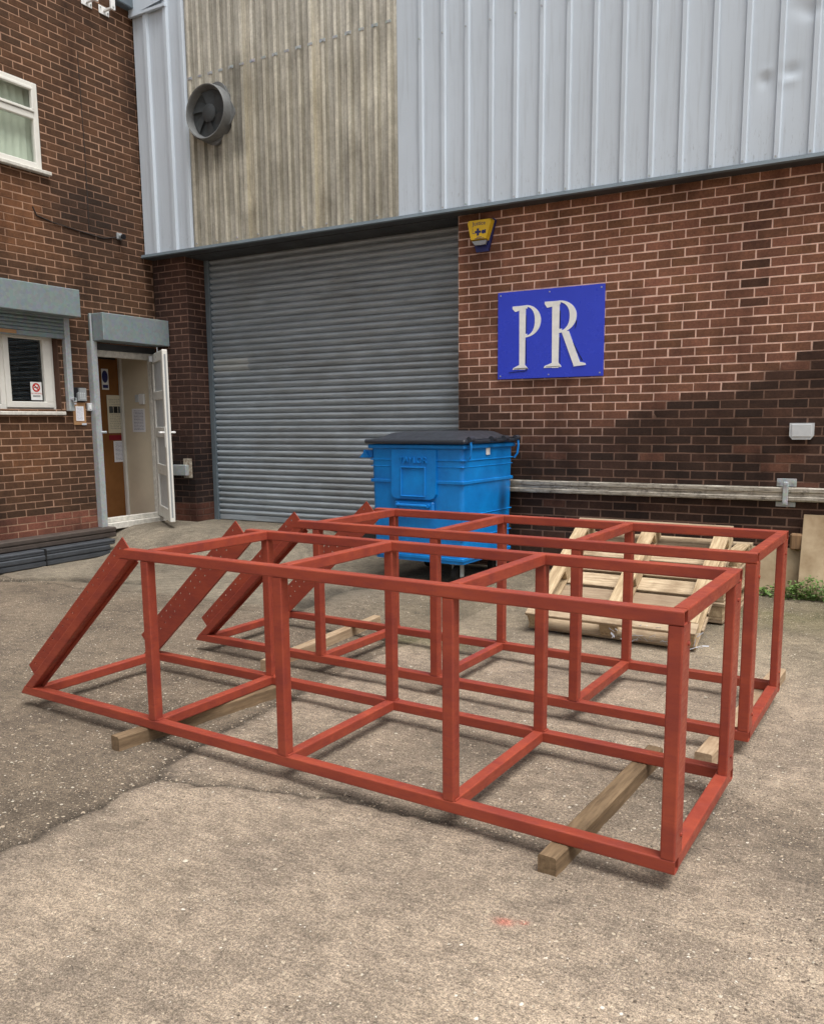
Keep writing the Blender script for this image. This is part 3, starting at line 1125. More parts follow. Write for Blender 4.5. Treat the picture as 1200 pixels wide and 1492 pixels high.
def tint_fibre(x, y, z):
    base = np.array(S(184, 183, 178)[:3])
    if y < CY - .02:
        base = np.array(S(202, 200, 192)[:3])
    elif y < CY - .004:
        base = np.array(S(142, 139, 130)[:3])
    for s in seams[1:3]:
        if abs(x - s) < .05:
            base = base * .6 + np.array(S(208, 200, 178)[:3]) * .4
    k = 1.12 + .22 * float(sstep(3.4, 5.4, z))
    # soot blown out by the fan
    soot = math.exp(-(((x + 6.33) / .13) ** 2)) * float(sstep(4.25, 4.45, z)) * float(sstep(5.45, 5.2, z)) * .5
    soot += .35 * math.exp(-(((x + 6.72) / .33) ** 2 + ((z - 4.42) / .16) ** 2))
    k *= 1 - soot
    grey = float(sstep(4.7, 5.6, z)) * .5
    g = base.mean()
    base = base * (1 - grey) + np.array((g * 1.02, g * 1.02, g)) * grey
    return (*(base * k), 1)


for a, b in zip(seams[:-1], seams[1:]):
    n = 6
    pit = (b - a) / n
    sheet('translucent_sheet', a, [a + pit * (i + .5) for i in range(n)], b + .012, CLZ + .012, CT, MT['fibre'], .075, .036, .034, nz=40, tint=tint_fibre, yface=CY + .004 - .002 * (seams.index(a) % 2))
    for i in range(n):
        xx = a + pit * (i + .5)
        if i % 2 == 0:
            screws.cyl((xx, CY - .030, CLZ + .045), (xx, CY - .040, CLZ + .045), .011, .011, 6)
            screws.cyl((xx, CY - .030, 5.23), (xx, CY - .040, 5.23), .012, .012, 6)
            screws.box(xx - .035, xx + .035, CY - .0345, CY - .0305, 5.215, 5.245)
        else:
            screws.box(xx - .03, xx + .03, CY - .0345, CY - .0305, 5.218, 5.242)
sheet('cladding_sheet', LX + .03, [-7.64, -7.33, -7.095], -7.056, CLZ, CT, MT['clad'], .075, .045, .030, yface=CY - .003)
tag(screws.build('fixing_screws', MT['galv'], shop), kind='stuff')
# overlapping upper sheet at the internal corner
MB().add([(LX + .02, CY - .05, 6.06), (-7.30, CY - .05, 6.12), (-7.30, CY - .05, CT), (LX + .02, CY - .05, CT)], [(0, 1, 2, 3)]) \
    .box(LX + .02, -7.30, CY - .056, CY - .02, 6.045, 6.075).build('corner_flashing', MT['clad'], shop)
# drip flashing under the sheets and the soffit behind it
fl = MB()
fl.add([(LX + .004, CY - .048, CLZ - .022), (9, CY - .048, CLZ - .022), (9, CY - .036, CLZ + .010), (LX + .004, CY - .036, CLZ + .010)], [(0, 1, 2, 3)])
fl.add([(LX + .004, CY - .048, CLZ - .022), (9, CY - .048, CLZ - .022), (9, CY - .02, CLZ - .030), (LX + .004, CY - .02, CLZ - .030)], [(3, 2, 1, 0)])
fl.add([(LX + .004, CY - .036, CLZ + .010), (9, CY - .036, CLZ + .010), (9, CY + .05, CLZ + .016), (LX + .004, CY + .05, CLZ + .016)], [(0, 1, 2, 3)])
fl.build('drip_flashing', MT['flash'], shop)
MB().box(LX + .01, 9, CY - .02, WY - .002, CLZ - .028, CLZ - .012).build('soffit', MT['darksteel'], shop)
MB().box(-7.35, WX0 + .0, WY, SY + .1, CLZ - .034, CLZ - .014).build('lintel', MT['darksteel'], shop)
MB().box(LX - 8, 9, CY + .06, CY + 8, CLZ + .02, CT + .05).build('light_block_shell', MT['shell'], shop)  # unseen volume added behind the sheets to block sky light

# ------------------------------------------------------------------ office building
office = thing('office_building', 'brown brick office wing with an open white door and shuttered windows', 'building')
UWY0, UWY1, UWZ0, UWZ1 = 4.80, 6.005, 4.085, 4.93
LWY0, LWY1, LWZ0, LWZ1 = 4.75, 6.045, 1.60, 2.60
DY0, DY1, DZ0, DZ1 = 6.50, 7.43, .262, 2.36
op = [(UWY0, UWY1, UWZ0, UWZ1), (LWY0, LWY1, LWZ0, LWZ1), (DY0, DY1, -.3, DZ1)]
Mleft = Matrix.Translation((LX, 0, 0)) @ Matrix.Rotation(R(90), 4, 'Z')
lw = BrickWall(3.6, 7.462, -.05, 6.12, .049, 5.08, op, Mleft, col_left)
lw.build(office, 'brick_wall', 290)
# closed shell and top slab, added to keep sky light out of the rooms
T = .30
shell = MB()
shell.box(LX - 5, LX - REC - .003, -2, 3.6, -.3, 6.12)
shell.box(LX - .25, LX - REC - .003, 3.6, UWY0, -.3, 6.12)
shell.box(LX - .25, LX - REC - .003, UWY1, DY0, LWZ1, 6.12)
shell.box(LX - .25, LX - REC - .003, UWY0, UWY1, UWZ1, 6.12)
shell.box(LX - .25, LX - REC - .003, UWY0, UWY1, LWZ1, UWZ0)
shell.box(LX - .25, LX - REC - .003, UWY0, LWY1, -.3, LWZ0)
shell.box(LX - .25, LX - REC - .003, LWY1, DY0, -.3, LWZ1)
shell.box(LX - .25, LX - REC - .003, DY0, 7.462, DZ1, 6.12)
shell.box(LX - .25, LX - REC - .003, DY1, 7.462, -.3, DZ1)
shell.build('wall_core', MT['shell'], office)
MB().box(LX - 6, LX - .001, 3.4, CY + .3, 6.12, 6.40).build('light_block_roof', MT['shell'], office)  # slab added above the office to stop sky light leaking in
MB().bbox(LX - .02, LX + .10, 7.03, 7.36, 6.125, 6.25, .01).build('gutter', MT['flash'], office)
# brick reveals of the openings
for a, b, c, d in op[:2]:
    MB().box(LX - .14, LX - .002, b - .001, b + .012, c, d).build('reveal', MT['shell'], office)


def upvc_window(parent, y0, y1, z0, z1, xf, bars_y=(), bars_z=(), fw_=.055, glass='glass'):
    f = MB()
    t = .06
    f.bbox(xf - t, xf, y0, y0 + fw_, z0, z1, .006).bbox(xf - t, xf, y1 - fw_, y1, z0, z1, .006)
    f.bbox(xf - t + .002, xf - .002, y0 + fw_ - .004, y1 - fw_ + .004, z0, z0 + fw_, .006).bbox(xf - t + .002, xf - .002, y0 + fw_ - .004, y1 - fw_ + .004, z1 - fw_, z1, .006)
    for b in bars_y:
        f.bbox(xf - t + .003, xf - .003, b - .035, b + .035, z0 + fw_ - .004, z1 - fw_ + .004, .006)
    for b in bars_z:
        f.bbox(xf - t + .004, xf - .001, y0 + fw_ - .004, y1 - fw_ + .004, b - .032, b + .032, .006)
    w = f.build('window', MT['upvc'], parent)
    ys = [y0 + fw_] + [v for b in bars_y for v in (b - .035, b + .035)] + [y1 - fw_]
    zs = [z0 + fw_] + [v for b in bars_z for v in (b - .032, b + .032)] + [z1 - fw_]
    for i in range(0, len(ys), 2):
        for j in range(0, len(zs), 2):
            MB().box(xf - .036, xf - .030, ys[i] - .003, ys[i + 1] + .003, zs[j] - .003, zs[j + 1] + .003).build('pane', MT[glass], w)
    return w


# upper window with vertical blinds
xw = LX + .012
w1 = upvc_window(office, UWY0, UWY1, UWZ0, UWZ1, xw, (5.35,), (4.605,), .062)
s_ = MB()
# opening casement in front of the fixed frame
s_.bbox(xw - .03, xw + .012, 5.392, 5.955, 4.640, 4.668, .005).bbox(xw - .03, xw + .012, 5.392, 5.955, 4.852, 4.880, .005) \
    .bbox(xw - .03, xw + .012, 5.392, 5.420, 4.666, 4.854, .005).bbox(xw - .03, xw + .012, 5.927, 5.955, 4.666, 4.854, .005)
s_.build('top_casement', MT['upvc'], w1)
MB().bbox(LX - .05, LX + .055, UWY0 - .08, 6.09, 4.045, 4.083, .006).build('sill', MT['sillw'], w1)
bl = MB()
y = UWY0 + .03
while y < UWY1 - .06:
    a = random.uniform(.15, .5)
    pts = []
    for k in range(9):
        zz = UWZ0 + .02 + (UWZ1 - UWZ0 - .04) * k / 8
        bow = .018 * math.sin(math.pi * k / 8) * random.uniform(.2, 1.3)
        pts.append((y + bow, zz))
    dx, dy = math.sin(a) * .09, math.cos(a) * .088
    o = len(bl.v)
    V = []
    for yy, zz in pts:
        V += [(xw - .12 - dx / 2, yy, zz), (xw - .12 + dx / 2, yy + dy, zz)]
    bl.add(V, [(2 * k, 2 * k + 1, 2 * k + 3, 2 * k + 2) for k in range(8)])
    y += .083
bl.build('vertical_blind', MT['blind'], w1)
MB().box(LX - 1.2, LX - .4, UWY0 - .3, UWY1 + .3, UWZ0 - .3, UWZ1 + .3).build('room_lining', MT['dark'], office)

# lower window behind a half-raised security shutter
xl = LX - .075
w2 = upvc_window(office, LWY0, 6.042, LWZ0 + .012, 2.46, xl, (5.43,), (), .06, 'glass_dark')
cs = MB()
for (a, b, c, d) in ((5.445, 6.0, 1.638, 1.705), (5.445, 6.0, 2.355, 2.42), (5.445, 5.505, 1.70, 2.36), (5.905, 6.0, 1.70, 2.36)):
    cs.bbox(xl - .03, xl + .022, a, b, c, d, .006)
cs.build('casement', MT['upvc'], w2)
MB().box(xl - .02, xl - .014, 5.49, 5.915, 1.69, 2.37).build('casement_pane', MT['glass_dark'], w2)
MB().bbox(LX - .10, LX + .05, LWY0 - .1, 6.069, 1.561, 1.600, .006).build('sill', MT['sillw'], w2)
vb = MB()
zz = 1.70
while zz < 2.40:
    vb.add([(xl - .115, 4.8, zz), (xl - .115, 5.93, zz), (xl - .098, 5.93, zz + .009), (xl - .098, 4.8, zz + .009)], [(0, 1, 2, 3)])
    zz += .026
vb.build('venetian_blind', MT['venetian'], w2)
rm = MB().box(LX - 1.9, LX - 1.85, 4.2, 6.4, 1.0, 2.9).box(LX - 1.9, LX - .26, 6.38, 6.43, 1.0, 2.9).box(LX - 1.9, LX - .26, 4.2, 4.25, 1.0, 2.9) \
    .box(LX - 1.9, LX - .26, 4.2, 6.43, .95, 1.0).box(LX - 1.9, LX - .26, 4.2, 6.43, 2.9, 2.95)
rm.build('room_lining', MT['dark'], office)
MB().bbox(LX - 1.2, LX - 1.15, 5.95, 6.12, 1.0, 2.35).build('inner_door_post', MT['orange'], office)
# no-smoking notice on the glass
ns = MB().box(0, .134, -.0015, .0015, 0, .19).build('no_smoking_notice', MT['white'], w2)
Mns = Matrix.Translation((xl - .008, 5.745, 1.722)) @ Matrix.Rotation(R(90), 4, 'Z')
ns.matrix_local = Mns
ring = MB()
for r0, r1 in ((.030, .047),):
    V, F = [], []
    for i in range(28):
        t = 2 * math.pi * i / 28
        V += [(.067 + r0 * math.cos(t), -.0022, .132 + r0 * math.sin(t)), (.067 + r1 * math.cos(t), -.0022, .132 + r1 * math.sin(t))]
    F = [(2 * i, 2 * i + 1, (2 * i + 3) % 56, (2 * i + 2) % 56) for i in range(28)]
    ring.add(V, F)
Mr = Matrix.Translation((.067, 0, .132)) @ Matrix.Rotation(R(45), 4, 'Y')
ring.box(-.036, .036, -.0026, -.0024, -.007, .007, Mr)
o = ring.build('prohibition_ring', MT['signred'], w2)
o.matrix_local = Mns
cg = MB().box(.042, .092, -.0020, -.0018, .128, .137).box(.088, .094, -.0020, -.0018, .140, .156).build('cigarette_symbol', MT['black'], w2)
cg.matrix_local = Mns
me = text_mesh('NO SMOKING', .021, .0004, 'notice_text')
me.materials.clear()
me.materials.append(MT['signred'])
o = link('notice_text', me, w2)
o.matrix_local = Mns @ on_y(.067, -.0022, .062)
o = MB().box(.022, .112, -.0020, -.0018, .044, .049).box(.022, .112, -.0020, -.0018, .034, .039).build('notice_lines', MT['black'], w2)
o.matrix_local = Mns

# security shutter over the window: box, guide rail, curtain
sb = MB().bbox(LX + .002, LX + .235, 4.4, 6.19, 2.600, 2.885, .005).build('shutter_box', MT['galv_box'], office)
sg = MB()
sg.bbox(LX + .002, LX + .062, 6.105, 6.172, 1.607, 2.599, .004)
sg.build('guide_rail', MT['galv'], office)
cu = MB()
for i in range(5):
    z0 = 2.425 + .038 * i
    cu.cyl((LX + .035, 4.5, z0 + .019), (LX + .035, 6.104, z0 + .019), .0195, n=8)
cu.build('shutter_curtain', MT['galv_box'], office, True)
MB().bbox(LX + .012, LX + .056, 4.5, 6.103, 2.375, 2.425, .004).build('curtain_end_bar', MT['galv_box'], office)
MB().box(LX + .057, LX + .059, 4.9, 5.53, 2.385, 2.422).build('tape_strip', MT['card'], office)
MB().cyl((LX + .062, 6.14, 1.735), (LX + .10, 6.14, 1.735), .018).bbox(LX + .085, LX + .10, 6.135, 6.175, 1.70, 1.75, .003).build('guide_lock', MT['galv'], office)

# door: shutter box, guide rail, frame, open leaf
MB().bbox(LX + .002, LX + .245, 6.465, 7.44, 2.384, 2.682, .006).build('shutter_box', MT['galv_box'], office)
gr = MB().bbox(LX + .002, LX + .075, 6.425, 6.51, .285, 2.383, .004).box(LX + .075, LX + .082, 6.425, 6.448, .285, 2.68)
for zz in (.42, .95, 1.55, 1.85, 2.2):
    gr.cyl((LX + .082, 6.437, zz), (LX + .087, 6.437, zz), .008, n=8)
gr.cyl((LX + .06, 6.50, 1.37), (LX + .12, 6.53, 1.37), .014, n=10)
gr.build('guide_rail', MT['galv'], office)
xd = LX - .01
df = MB()
df.bbox(xd - .06, xd, DY0 + .012, DY0 + .072, DZ0, 2.30, .005).bbox(xd - .06, xd, 7.355, 7.428, DZ0, 2.30, .005).bbox(xd - .058, xd - .002, DY0 + .07, 7.357, 2.225, 2.30, .005)
df.bbox(xd - .058, xd + .012, DY0 + .012, 7.428, DZ0 + .055, DZ0 + .11, .005)
door = df.build('door', MT['sillw'], office)
MB().bbox(xd - .06, xd + .07, DY0 + .0, 7.44, DZ0 - .02, DZ0 + .054, .006).build('threshold', MT['sillw'], door)
MB().box(xd - .1, LX + .001, DY0, DY1, 2.302, 2.37).build('door_head', MT['darksteel'], office)
TH = R(-35)
Mdoor = Matrix.Translation((LX + .03, 7.37, 0)) @ Matrix.Rotation(TH, 4, 'Z')
lf = MB()
LW_ = .86
z0, z1 = DZ0 + .07, 2.285
lf.bbox(0, .095, -.03, .03, z0, z1, .006).bbox(LW_ - .115, LW_, -.03, .03, z0, z1, .006)
for a, b in ((z0, z0 + .14), (.86, .98), (1.30, 1.42), (1.74, 1.84), (z1 - .11, z1)):
    lf.bbox(.09, LW_ - .11, -.029, .029, a, b, .006)
leaf = lf.build('door_leaf', MT['upvc'], door)
leaf.matrix_local = Mdoor
MB().box(.09, LW_ - .11, -.012, .012, z0 + .1, z1 - .08).build('leaf_panel', MT['lightgrey'], door).matrix_local = Mdoor
sealm = MB().box(LW_ - .0005, LW_ + .0018, -.010, .010, z0 + .05, z1 - .05).build('edge_seal', MT['midgrey'], door)
sealm.matrix_local = Mdoor
for sgn in (-1, 1):
    h = MB().bbox(LW_ - .075, LW_ - .04, sgn * .03 - .006, sgn * .03 + .006, 1.19, 1.43, .003).cyl((LW_ - .058, sgn * .03, 1.36), (LW_ - .058, sgn * .085, 1.36), .011, n=10)
    h.cyl((LW_ - .05, sgn * .08, 1.36), (LW_ - .18, sgn * .08, 1.36), .011, n=10)
    h.build('handle', MT['white'], door).matrix_local = Mdoor
MB().bbox(.08, .16, -.075, -.031, z1 - .09, z1 - .02, .004).build('door_closer', MT['lightgrey'], door).matrix_local = Mdoor

# lobby behind the door
XB = -8.50
MB().box(XB, LX - .072, 7.421, 7.4285, .2, 2.40).build('lobby_side_wall', MT['cream'], office)
MB().bbox(XB - .01, XB + .035, 7.385, 7.4205, .25, 2.36, .004).build('lobby_post', MT['upvc'], office)
MB().box(-9.0, XB - .011, 6.0, 7.52, .2, 2.45).build('lobby_partition', MT['brownboard'], office)
MB().box(-9.0, LX - .08, 5.9, 7.52, .18, DZ0 + .02).build('lobby_floor', MT['redfloor'], office)
MB().box(-9.0, LX - .255, 5.9, 7.52, 2.40, 2.46).build('lobby_ceiling', MT['ceil'], office)
MB().box(-9.0, LX - .255, 6.40, 6.44, .2, 2.42).build('lobby_inner_wall', MT['cream'], office)
MB().bbox(XB - .008, XB + .03, 7.0, 7.33, 2.255, 2.30, .004).build('door_closer_track', MT['black'], office)


def sheet_x(name, mat, y0, y1, z0, z1, x, parent=None, t=.002):
    """thin printed sheet on a wall that faces +X"""
    o = MB().box(0, y1 - y0, -t, 0, 0, z1 - z0).build(name, mat, parent)
    o.matrix_local = Matrix.Translation((x, y0, z0)) @ Matrix.Rotation(R(90), 4, 'Z')
    return o


ps = sheet_x('lobby_poster', MT['poster'], 7.19, 7.428, 1.35, 1.82, XB - .009)
tag(ps, 'cream printed poster with small photographs on the orange brown lobby wall', 'poster')
for i in range(3):
    sheet_x('poster_photo', MT['fandark'] if i != 1 else MT['black'], 7.215 + .07 * i, 7.275 + .07 * i, 1.60, 1.68, XB - .0055, office)
sheet_x('red_strip', MT['redstrip'], 7.19, 7.43, 1.262, 1.325, XB - .009, office)
tag(sheet_x('lobby_notice', MT['paper'], 7.255, 7.43, .985, 1.25, XB - .009), 'white printed notice below the dark red strip inside the lobby', 'notice')
p3 = tag(sheet_x('safety_poster', MT['white'], 7.13, 7.235, 1.885, 2.14, XB - .009), 'white safety poster with a dark blue round symbol inside the door', 'poster')
V, F = [(0.05, -.003, .16)], []
for i in range(24):
    t = 2 * math.pi * i / 24
    V.append((.05 + .045 * math.cos(t), -.003, .16 + .075 * math.sin(t)))
mbs = MB().add(V, [(0, 1 + i, 1 + (i + 1) % 24) for i in range(24)]).box(.012, .092, -.003, -.0025, .02, .06)
mbs.build('mandatory_symbol', MT['alarmblue'], p3)
nt = MB().box(0, .225, -.002, 0, 0, .29).build('wall_notice', MT['paper'])
nt.location = (-8.33, 7.4195, 1.36)
tag(nt, 'white printed notice under the thermostat on the cream lobby wall', 'notice')
th = thing('thermostat', 'pair of small white control boxes on the cream lobby wall', 'thermostat', (-8.17, 7.4195, 1.70))
MB().bbox(0, .09, -.03, 0, 0, .13, .006).build('control_box', MT['white'], th)
MB().bbox(-.075, -.01, -.022, 0, .03, .12, .005).build('switch_plate', MT['lightgrey'], th)

# ================================================================== THINGS ON THE WALLS
# -- PR sign
sgx0, sgx1, sgz0, sgz1 = -3.328, -2.296, 1.848, 2.653
sign = thing('painted_sign', 'royal blue rectangular sign with hand painted white letters PR', 'sign', (sgx0, WY, sgz0))
SW, SH = sgx1 - sgx0, sgz1 - sgz0
MB().bbox(0, SW, -.022, -.004, 0, SH, .003).build('sign_panel', MT['signblue'], sign)
for a in (.03, SW / 2, SW - .03):
    for b in (.03, SH - .03):
        MB().cyl((a, -.022, b), (a, -.026, b), .007, n=8).build('sign_screw', MT['galv'], sign)


class Letter:
    def __init__(s):
        s.m, s.d, s.n = MB(), MB(), 0

    def poly(s, pts, dark=False):
        s.n += 1
        t = -.0225 - .0004 * s.n
        if dark:
            s.d.prism(pts, -.0222 - .0002 * s.n, -.0221)
        else:
            s.m.prism(pts, t, -.0221)

    def bowl(s, cx, cz, rx, rz, w, a0=-90, a1=90, thin=.45):
        N = 22
        for i in range(N):
            q = []
            for k in (i, i + 1):
                t = R(a0 + (a1 - a0) * k / N)
                ww = w * (thin + (1 - thin) * abs(math.cos(t)) ** 1.2)
                q.append(((cx + rx * math.cos(t), cz + rz * math.sin(t)), (cx + (rx - ww) * math.cos(t), cz + (rz - ww * .62) * math.sin(t))))
            s.poly([q[0][1], q[0][0], q[1][0], q[1][1]])
            s.n -= 1
        s.n += 1


lt = Letter()
zb, zt = .085, .675        # feet and tops of the letters


def stem(x, w, zb_, zt_):
    lt.poly([(x, zb_), (x + w, zb_ - .002), (x + w + .004, zt_), (x - .004, zt_)])


def serif(x0, x1, z, h, xs0, xs1, upw):
    s = 1 if upw else -1
    lt.poly([(x0, z), (x1, z + .003), (x1 - .006, z + s * h), (xs1, z + s * h * 2.6), (xs0, z + s * h * 2.6), (x0 + .008, z + s * h)][::(1 if upw else -1)])


# P
stem(.223, .058, zb, zt - .02)
serif(.155, .312, zb, .017, .226, .280, True)
lt.poly([(.150, zt - .028), (.178, zt - .058), (.222, zt - .046), (.285, zt - .004), (.150, zt - .006)][::-1])
lt.bowl(.285, zt - .148,   .150, .146, .060, -90, 90, .34)
lt.poly([(.270, zt - .30), (.300, zt - .294), (.300, zt - .262), (.270, zt - .268)])
lt.poly([(.260, zt - .034), (.300, zt - .034), (.300, zt - .002), (.260, zt - .004)])
# R
stem(.547, .064, zb + .004, zt - .008)
serif(.468, .640, zb + .006, .017, .549, .612, True)
lt.poly([(.470, zt - .006), (.495, zt - .042), (.545, zt - .034), (.612, zt + .012), (.470, zt + .014)][::-1])
lt.bowl(.612, zt - .130, .166, .144, .066, -90, 90, .34)
lt.poly([(.590, zt - .275), (.640, zt - .272), (.640, zt - .236), (.590, zt - .242)])
lt.poly([(.590, zt - .024), (.622, zt - .020), (.622, zt + .014), (.590, zt + .012)])
lt.poly([(.636, zt - .262), (.706, zt - .262), (.826, zb + .022), (.760, zb + .008)][::-1])
lt.poly([(.752, zb + .008), (.872, zb + .018), (.868, zb + .034), (.826, zb + .046)])
# thin dark shading strokes beside the letters
for q in ([(.288, .14), (.294, .14), (.290, .36), (.284, .36)], [(.288, .42), (.293, .42), (.293, .58), (.288, .58)],
          [(.620, .12), (.626, .12), (.624, .36), (.618, .36)], [(.618, .42), (.624, .42), (.624, .60), (.618, .60)],
          [(.735, .32), (.742, .32), (.842, .145), (.834, .145)], [(.762, .43), (.772, .45), (.782, .50), (.774, .50)],
          [(.17, .093), (.31, .095), (.31, .099), (.17, .097)], [(.49, .098), (.63, .100), (.63, .104), (.49, .102)],
          [(.79, .104), (.86, .110), (.86, .114), (.79, .108)], [(.12, .062), (.30, .072), (.30, .075), (.12, .065)], [(.298, .072), (.302, .072), (.302, .095), (.298, .095)]):
    lt.poly(q, True)
lt.m.build('letters', MT['signwhite'], sign)
lt.d.build('letter_shading', MT['black'], sign)

# -- burglar alarm bell box
al = thing('alarm_box', 'yellow and navy bell box of an intruder alarm high on the brick wall', 'alarm box', (-3.49, WY, 3.05))
MB().prism([(-.062, -.004), (.062, -.004), (.138, .27), (.118, .288), (-.130, .288), (-.143, .265)], -.03, -.003).build('back_housing', MT['alarmblue'], al)
poly = [(-.10, .092), (.068, .092), (.128, .262), (.108, .282), (-.122, .282), (-.138, .262)]
n = len(poly)
cxm = sum(p[0] for p in poly) / n
czm = sum(p[1] for p in poly) / n
V = [(a, -.03, b) for a, b in poly] + [(cxm + (a - cxm) * .92, -.085, czm + (b - czm) * .9) for a, b in poly]
MB().add(V, [tuple(range(n, 2 * n))] + [(i, (i + 1) % n, n + (i + 1) % n, n + i) for i in range(n)]).build('yellow_cover', MT['alarmyellow'], al)
MB().prism([(-.055, .052), (.052, .052), (.062, .09), (-.088, .09)], -.078, -.05).build('strobe_lens', MT['midgrey'], al)
text_part('Justice', .052, .0015, MT['alarmblue'], al, 'alarm_lettering', on_y(-.008, -.0862, .228))
em = MB()
em.box(-.075, -.071, -.0866, -.0854, .155, .205).box(-.075, -.05, -.0866, -.0854, .155, .159).box(-.03, -.008, -.0868, -.0854, .135, .20).box(-.05, .012, -.0866, -.0854, .158, .178)
em.cyl((.035, -.0866, .165), (.035, -.0854, .165), .018, n=10).box(.05, .062, -.0866, -.0854, .15, .185)
em.box(-.03, .02, -.0866, -.0854, .118, .124).box(-.05, .045, -.0866, -.0854, .106, .111)
em.build('alarm_emblem', MT['alarmblue'], al)

# -- electrical box
eb = thing('electrical_box', 'small pale grey weatherproof box alone on the dark stained bricks', 'box', (-.642, WY, 1.283))
MB().prism([(-.09, .03), (-.066, 0), (.066, 0), (.09, .03), (.09, .132), (-.09, .132)], -.055, -.003).build('cover', MT['lightgrey'], eb)
MB().bbox(-.075, .075, -.062, -.055, .022, .122, .003).build('lid_plate', MT['lightgrey'], eb)

# -- long galvanised rail and its bracket
def rail_mat():
    M = Mat('scuffed_rail_steel', 0.5, 0.3, 0.5)
    p = M.geo()
    a = M.noise(M.mapping(p, (3, 10, 60)), 2.0, 6, 0.75)
    b = M.noise(p, 16, 6, 0.8)
    c = M.ramp(a, [(0.34, S(92, 86, 78)), (0.5, S(168, 160, 146)), (0.66, S(220, 214, 202))])
    c = M.mix(M.g(b, 0.5, 0.66, 0, 0.75), c, S(70, 64, 58))
    M.base(c)
    return M.m


rl = thing('wall_rail', 'long scuffed galvanised rail fixed low along the dark brick wall', 'rail', (0, WY, 0))
V = []
pr = [(-.004, .778), (-.058, .778), (-.066, .788), (-.066, .812), (-.054, .822), (-.054, .846), (-.066, .856), (-.066, .884), (-.058, .892), (-.004, .892)]
x0, x1 = -3.2, 1.6
V = [(x, y, z) for x in (x0, x1) for y, z in pr]
n = len(pr)
MB().add(V, [(i, n + i, n + i + 1, i + 1) for i in range(n - 1)] + [tuple(range(n)), tuple(range(n, 2 * n))[::-1]]).build('channel', rail_mat(), rl)
bk = thing('rail_bracket', 'galvanised bracket plate with a bolted strap over the wall rail', 'bracket', (-.735, WY, .74))
MB().bbox(-.075, .075, -.012, -.003, .157, .222, .002).build('back_plate', MT['galv'], bk)
MB().bbox(-.075, .075, -.012, -.003, -.01, .03, .002).build('back_plate', MT['galv'], bk)
MB().bbox(-.020, .022, -.084, -.0675, .01, .20, .004).build('strap', MT['galv'], bk)
for a, b, c in ((-.055, .195, -.012), (.055, .195, -.012), (0, .185, -.084), (0, .035, -.084)):
    MB().cyl((a, c, b), (a, c - .012, b), .013, n=6).build('bolt', MT['galv'], bk)

# -- steel stop bracket on the pier
st = thing('door_stop_bracket', 'flaking pale steel bracket sticking out from the brick pier', 'bracket', (-7.46, WY, .80))
MB().bbox(-.065, .075, -.012, -.003, 0, .235, .003).build('fixing_plate', MT['rustwhite'], st)
MB().bbox(-.20, .03, -.07, -.013, .03, .16, .006).build('stop_arm', MT['galv'], st)

# -- extract fan
FC = (-6.69, CY, 4.81)
fan = thing('extractor_fan', 'round grey extractor fan cowl on the stained translucent sheets', 'fan', FC)
V, F = [], []
prof = [(.02, .30), (-.02, .295), (-.08, .287), (-.125, .282), (-.137, .276), (-.131, .264), (-.08, .25), (.0, .235)]
c = MB().lathe((0, 0, 0), (0, 1, 0), prof, 40)
c.build('cowl', MT['fan'], fan, True)
# lobed sealing collar that follows the ribs
V, F = [], []
N = 48
for i in range(N):
    t = 2 * math.pi * i / N
    rr = .310 + .024 * math.cos(5 * t + .7)
    for q, yy in ((.27, -.036), (rr, -.036), (rr, .0)):
        V.append((q * math.cos(t), yy, q * math.sin(t)))
for i in range(N):
    j = (i + 1) % N
    F += [(3 * i, 3 * j, 3 * j + 1, 3 * i + 1), (3 * i + 1, 3 * j + 1, 3 * j + 2, 3 * i + 2)]
MB().add(V, F).build('collar', MT['fan'], fan, True)
MB().cyl((0, -.050, 0), (0, -.040, 0), .252, n=36).build('back_disc', MT['fandark'], fan)
MB().lathe((0, 0, 0), (0, 1, 0), [(-.09, .001), (-.088, .07), (-.075, .095), (-.04, .10)], 20).build('hub', MT['fandark'], fan, True)
for i in range(6):
    t = 2 * math.pi * i / 6 + .3
    V, F = [], []
    for k in range(5):
        rr = .085 + .155 * k / 4
        for e, sgn in ((-.42, 1), (.42, -1)):
            a = t + e * (1.15 - .1 * k) + .08 * k
            V.append((rr * math.cos(a), -.062 + sgn * .014, rr * math.sin(a)))
    F = [(2 * k, 2 * k + 1, 2 * k + 3, 2 * k + 2) for k in range(4)]
    MB().add(V, F).build('blade', MT['fandark'], fan, True)

# -- small wall camera with its cable
cc = thing('wall_camera', 'small dark camera on the brick wall above the door', 'camera', (LX, 6.965, 3.60))
MB().bbox(.002, .03, -.035, .035, -.035, .035, .006).cyl((.03, 0, 0), (.075, .0, -.01), .022, n=12).build('camera_body', MT['midgrey'], cc)
MB().cyl((.075, 0, -.01), (.095, 0, -.014), .028, .030, n=14).build('lens_hood', MT['black'], cc)
cb = MB().tube([(LX + .008, 6.93, 3.585), (LX + .008, 6.75, 3.54), (LX + .008, 6.4, 3.562), (LX + .008, 6.1, 3.585), (LX + .008, 5.9, 3.62), (LX + .008, 5.86, 3.70)], .006, 6)
tag(cb.build('wall_cable', MT['cable']), 'thin dark cable running along the stained bricks to the camera', 'cable')
cb2 = MB().tube([(LX + .006, 6.56, 3.60), (LX + .006, 6.565, 4.4), (LX + .006, 6.55, 5.4)], .0035, 6)
tag(cb2.build('wall_cable', MT['cable']), 'thin vertical dark wire on the bricks right of the upper window', 'cable')
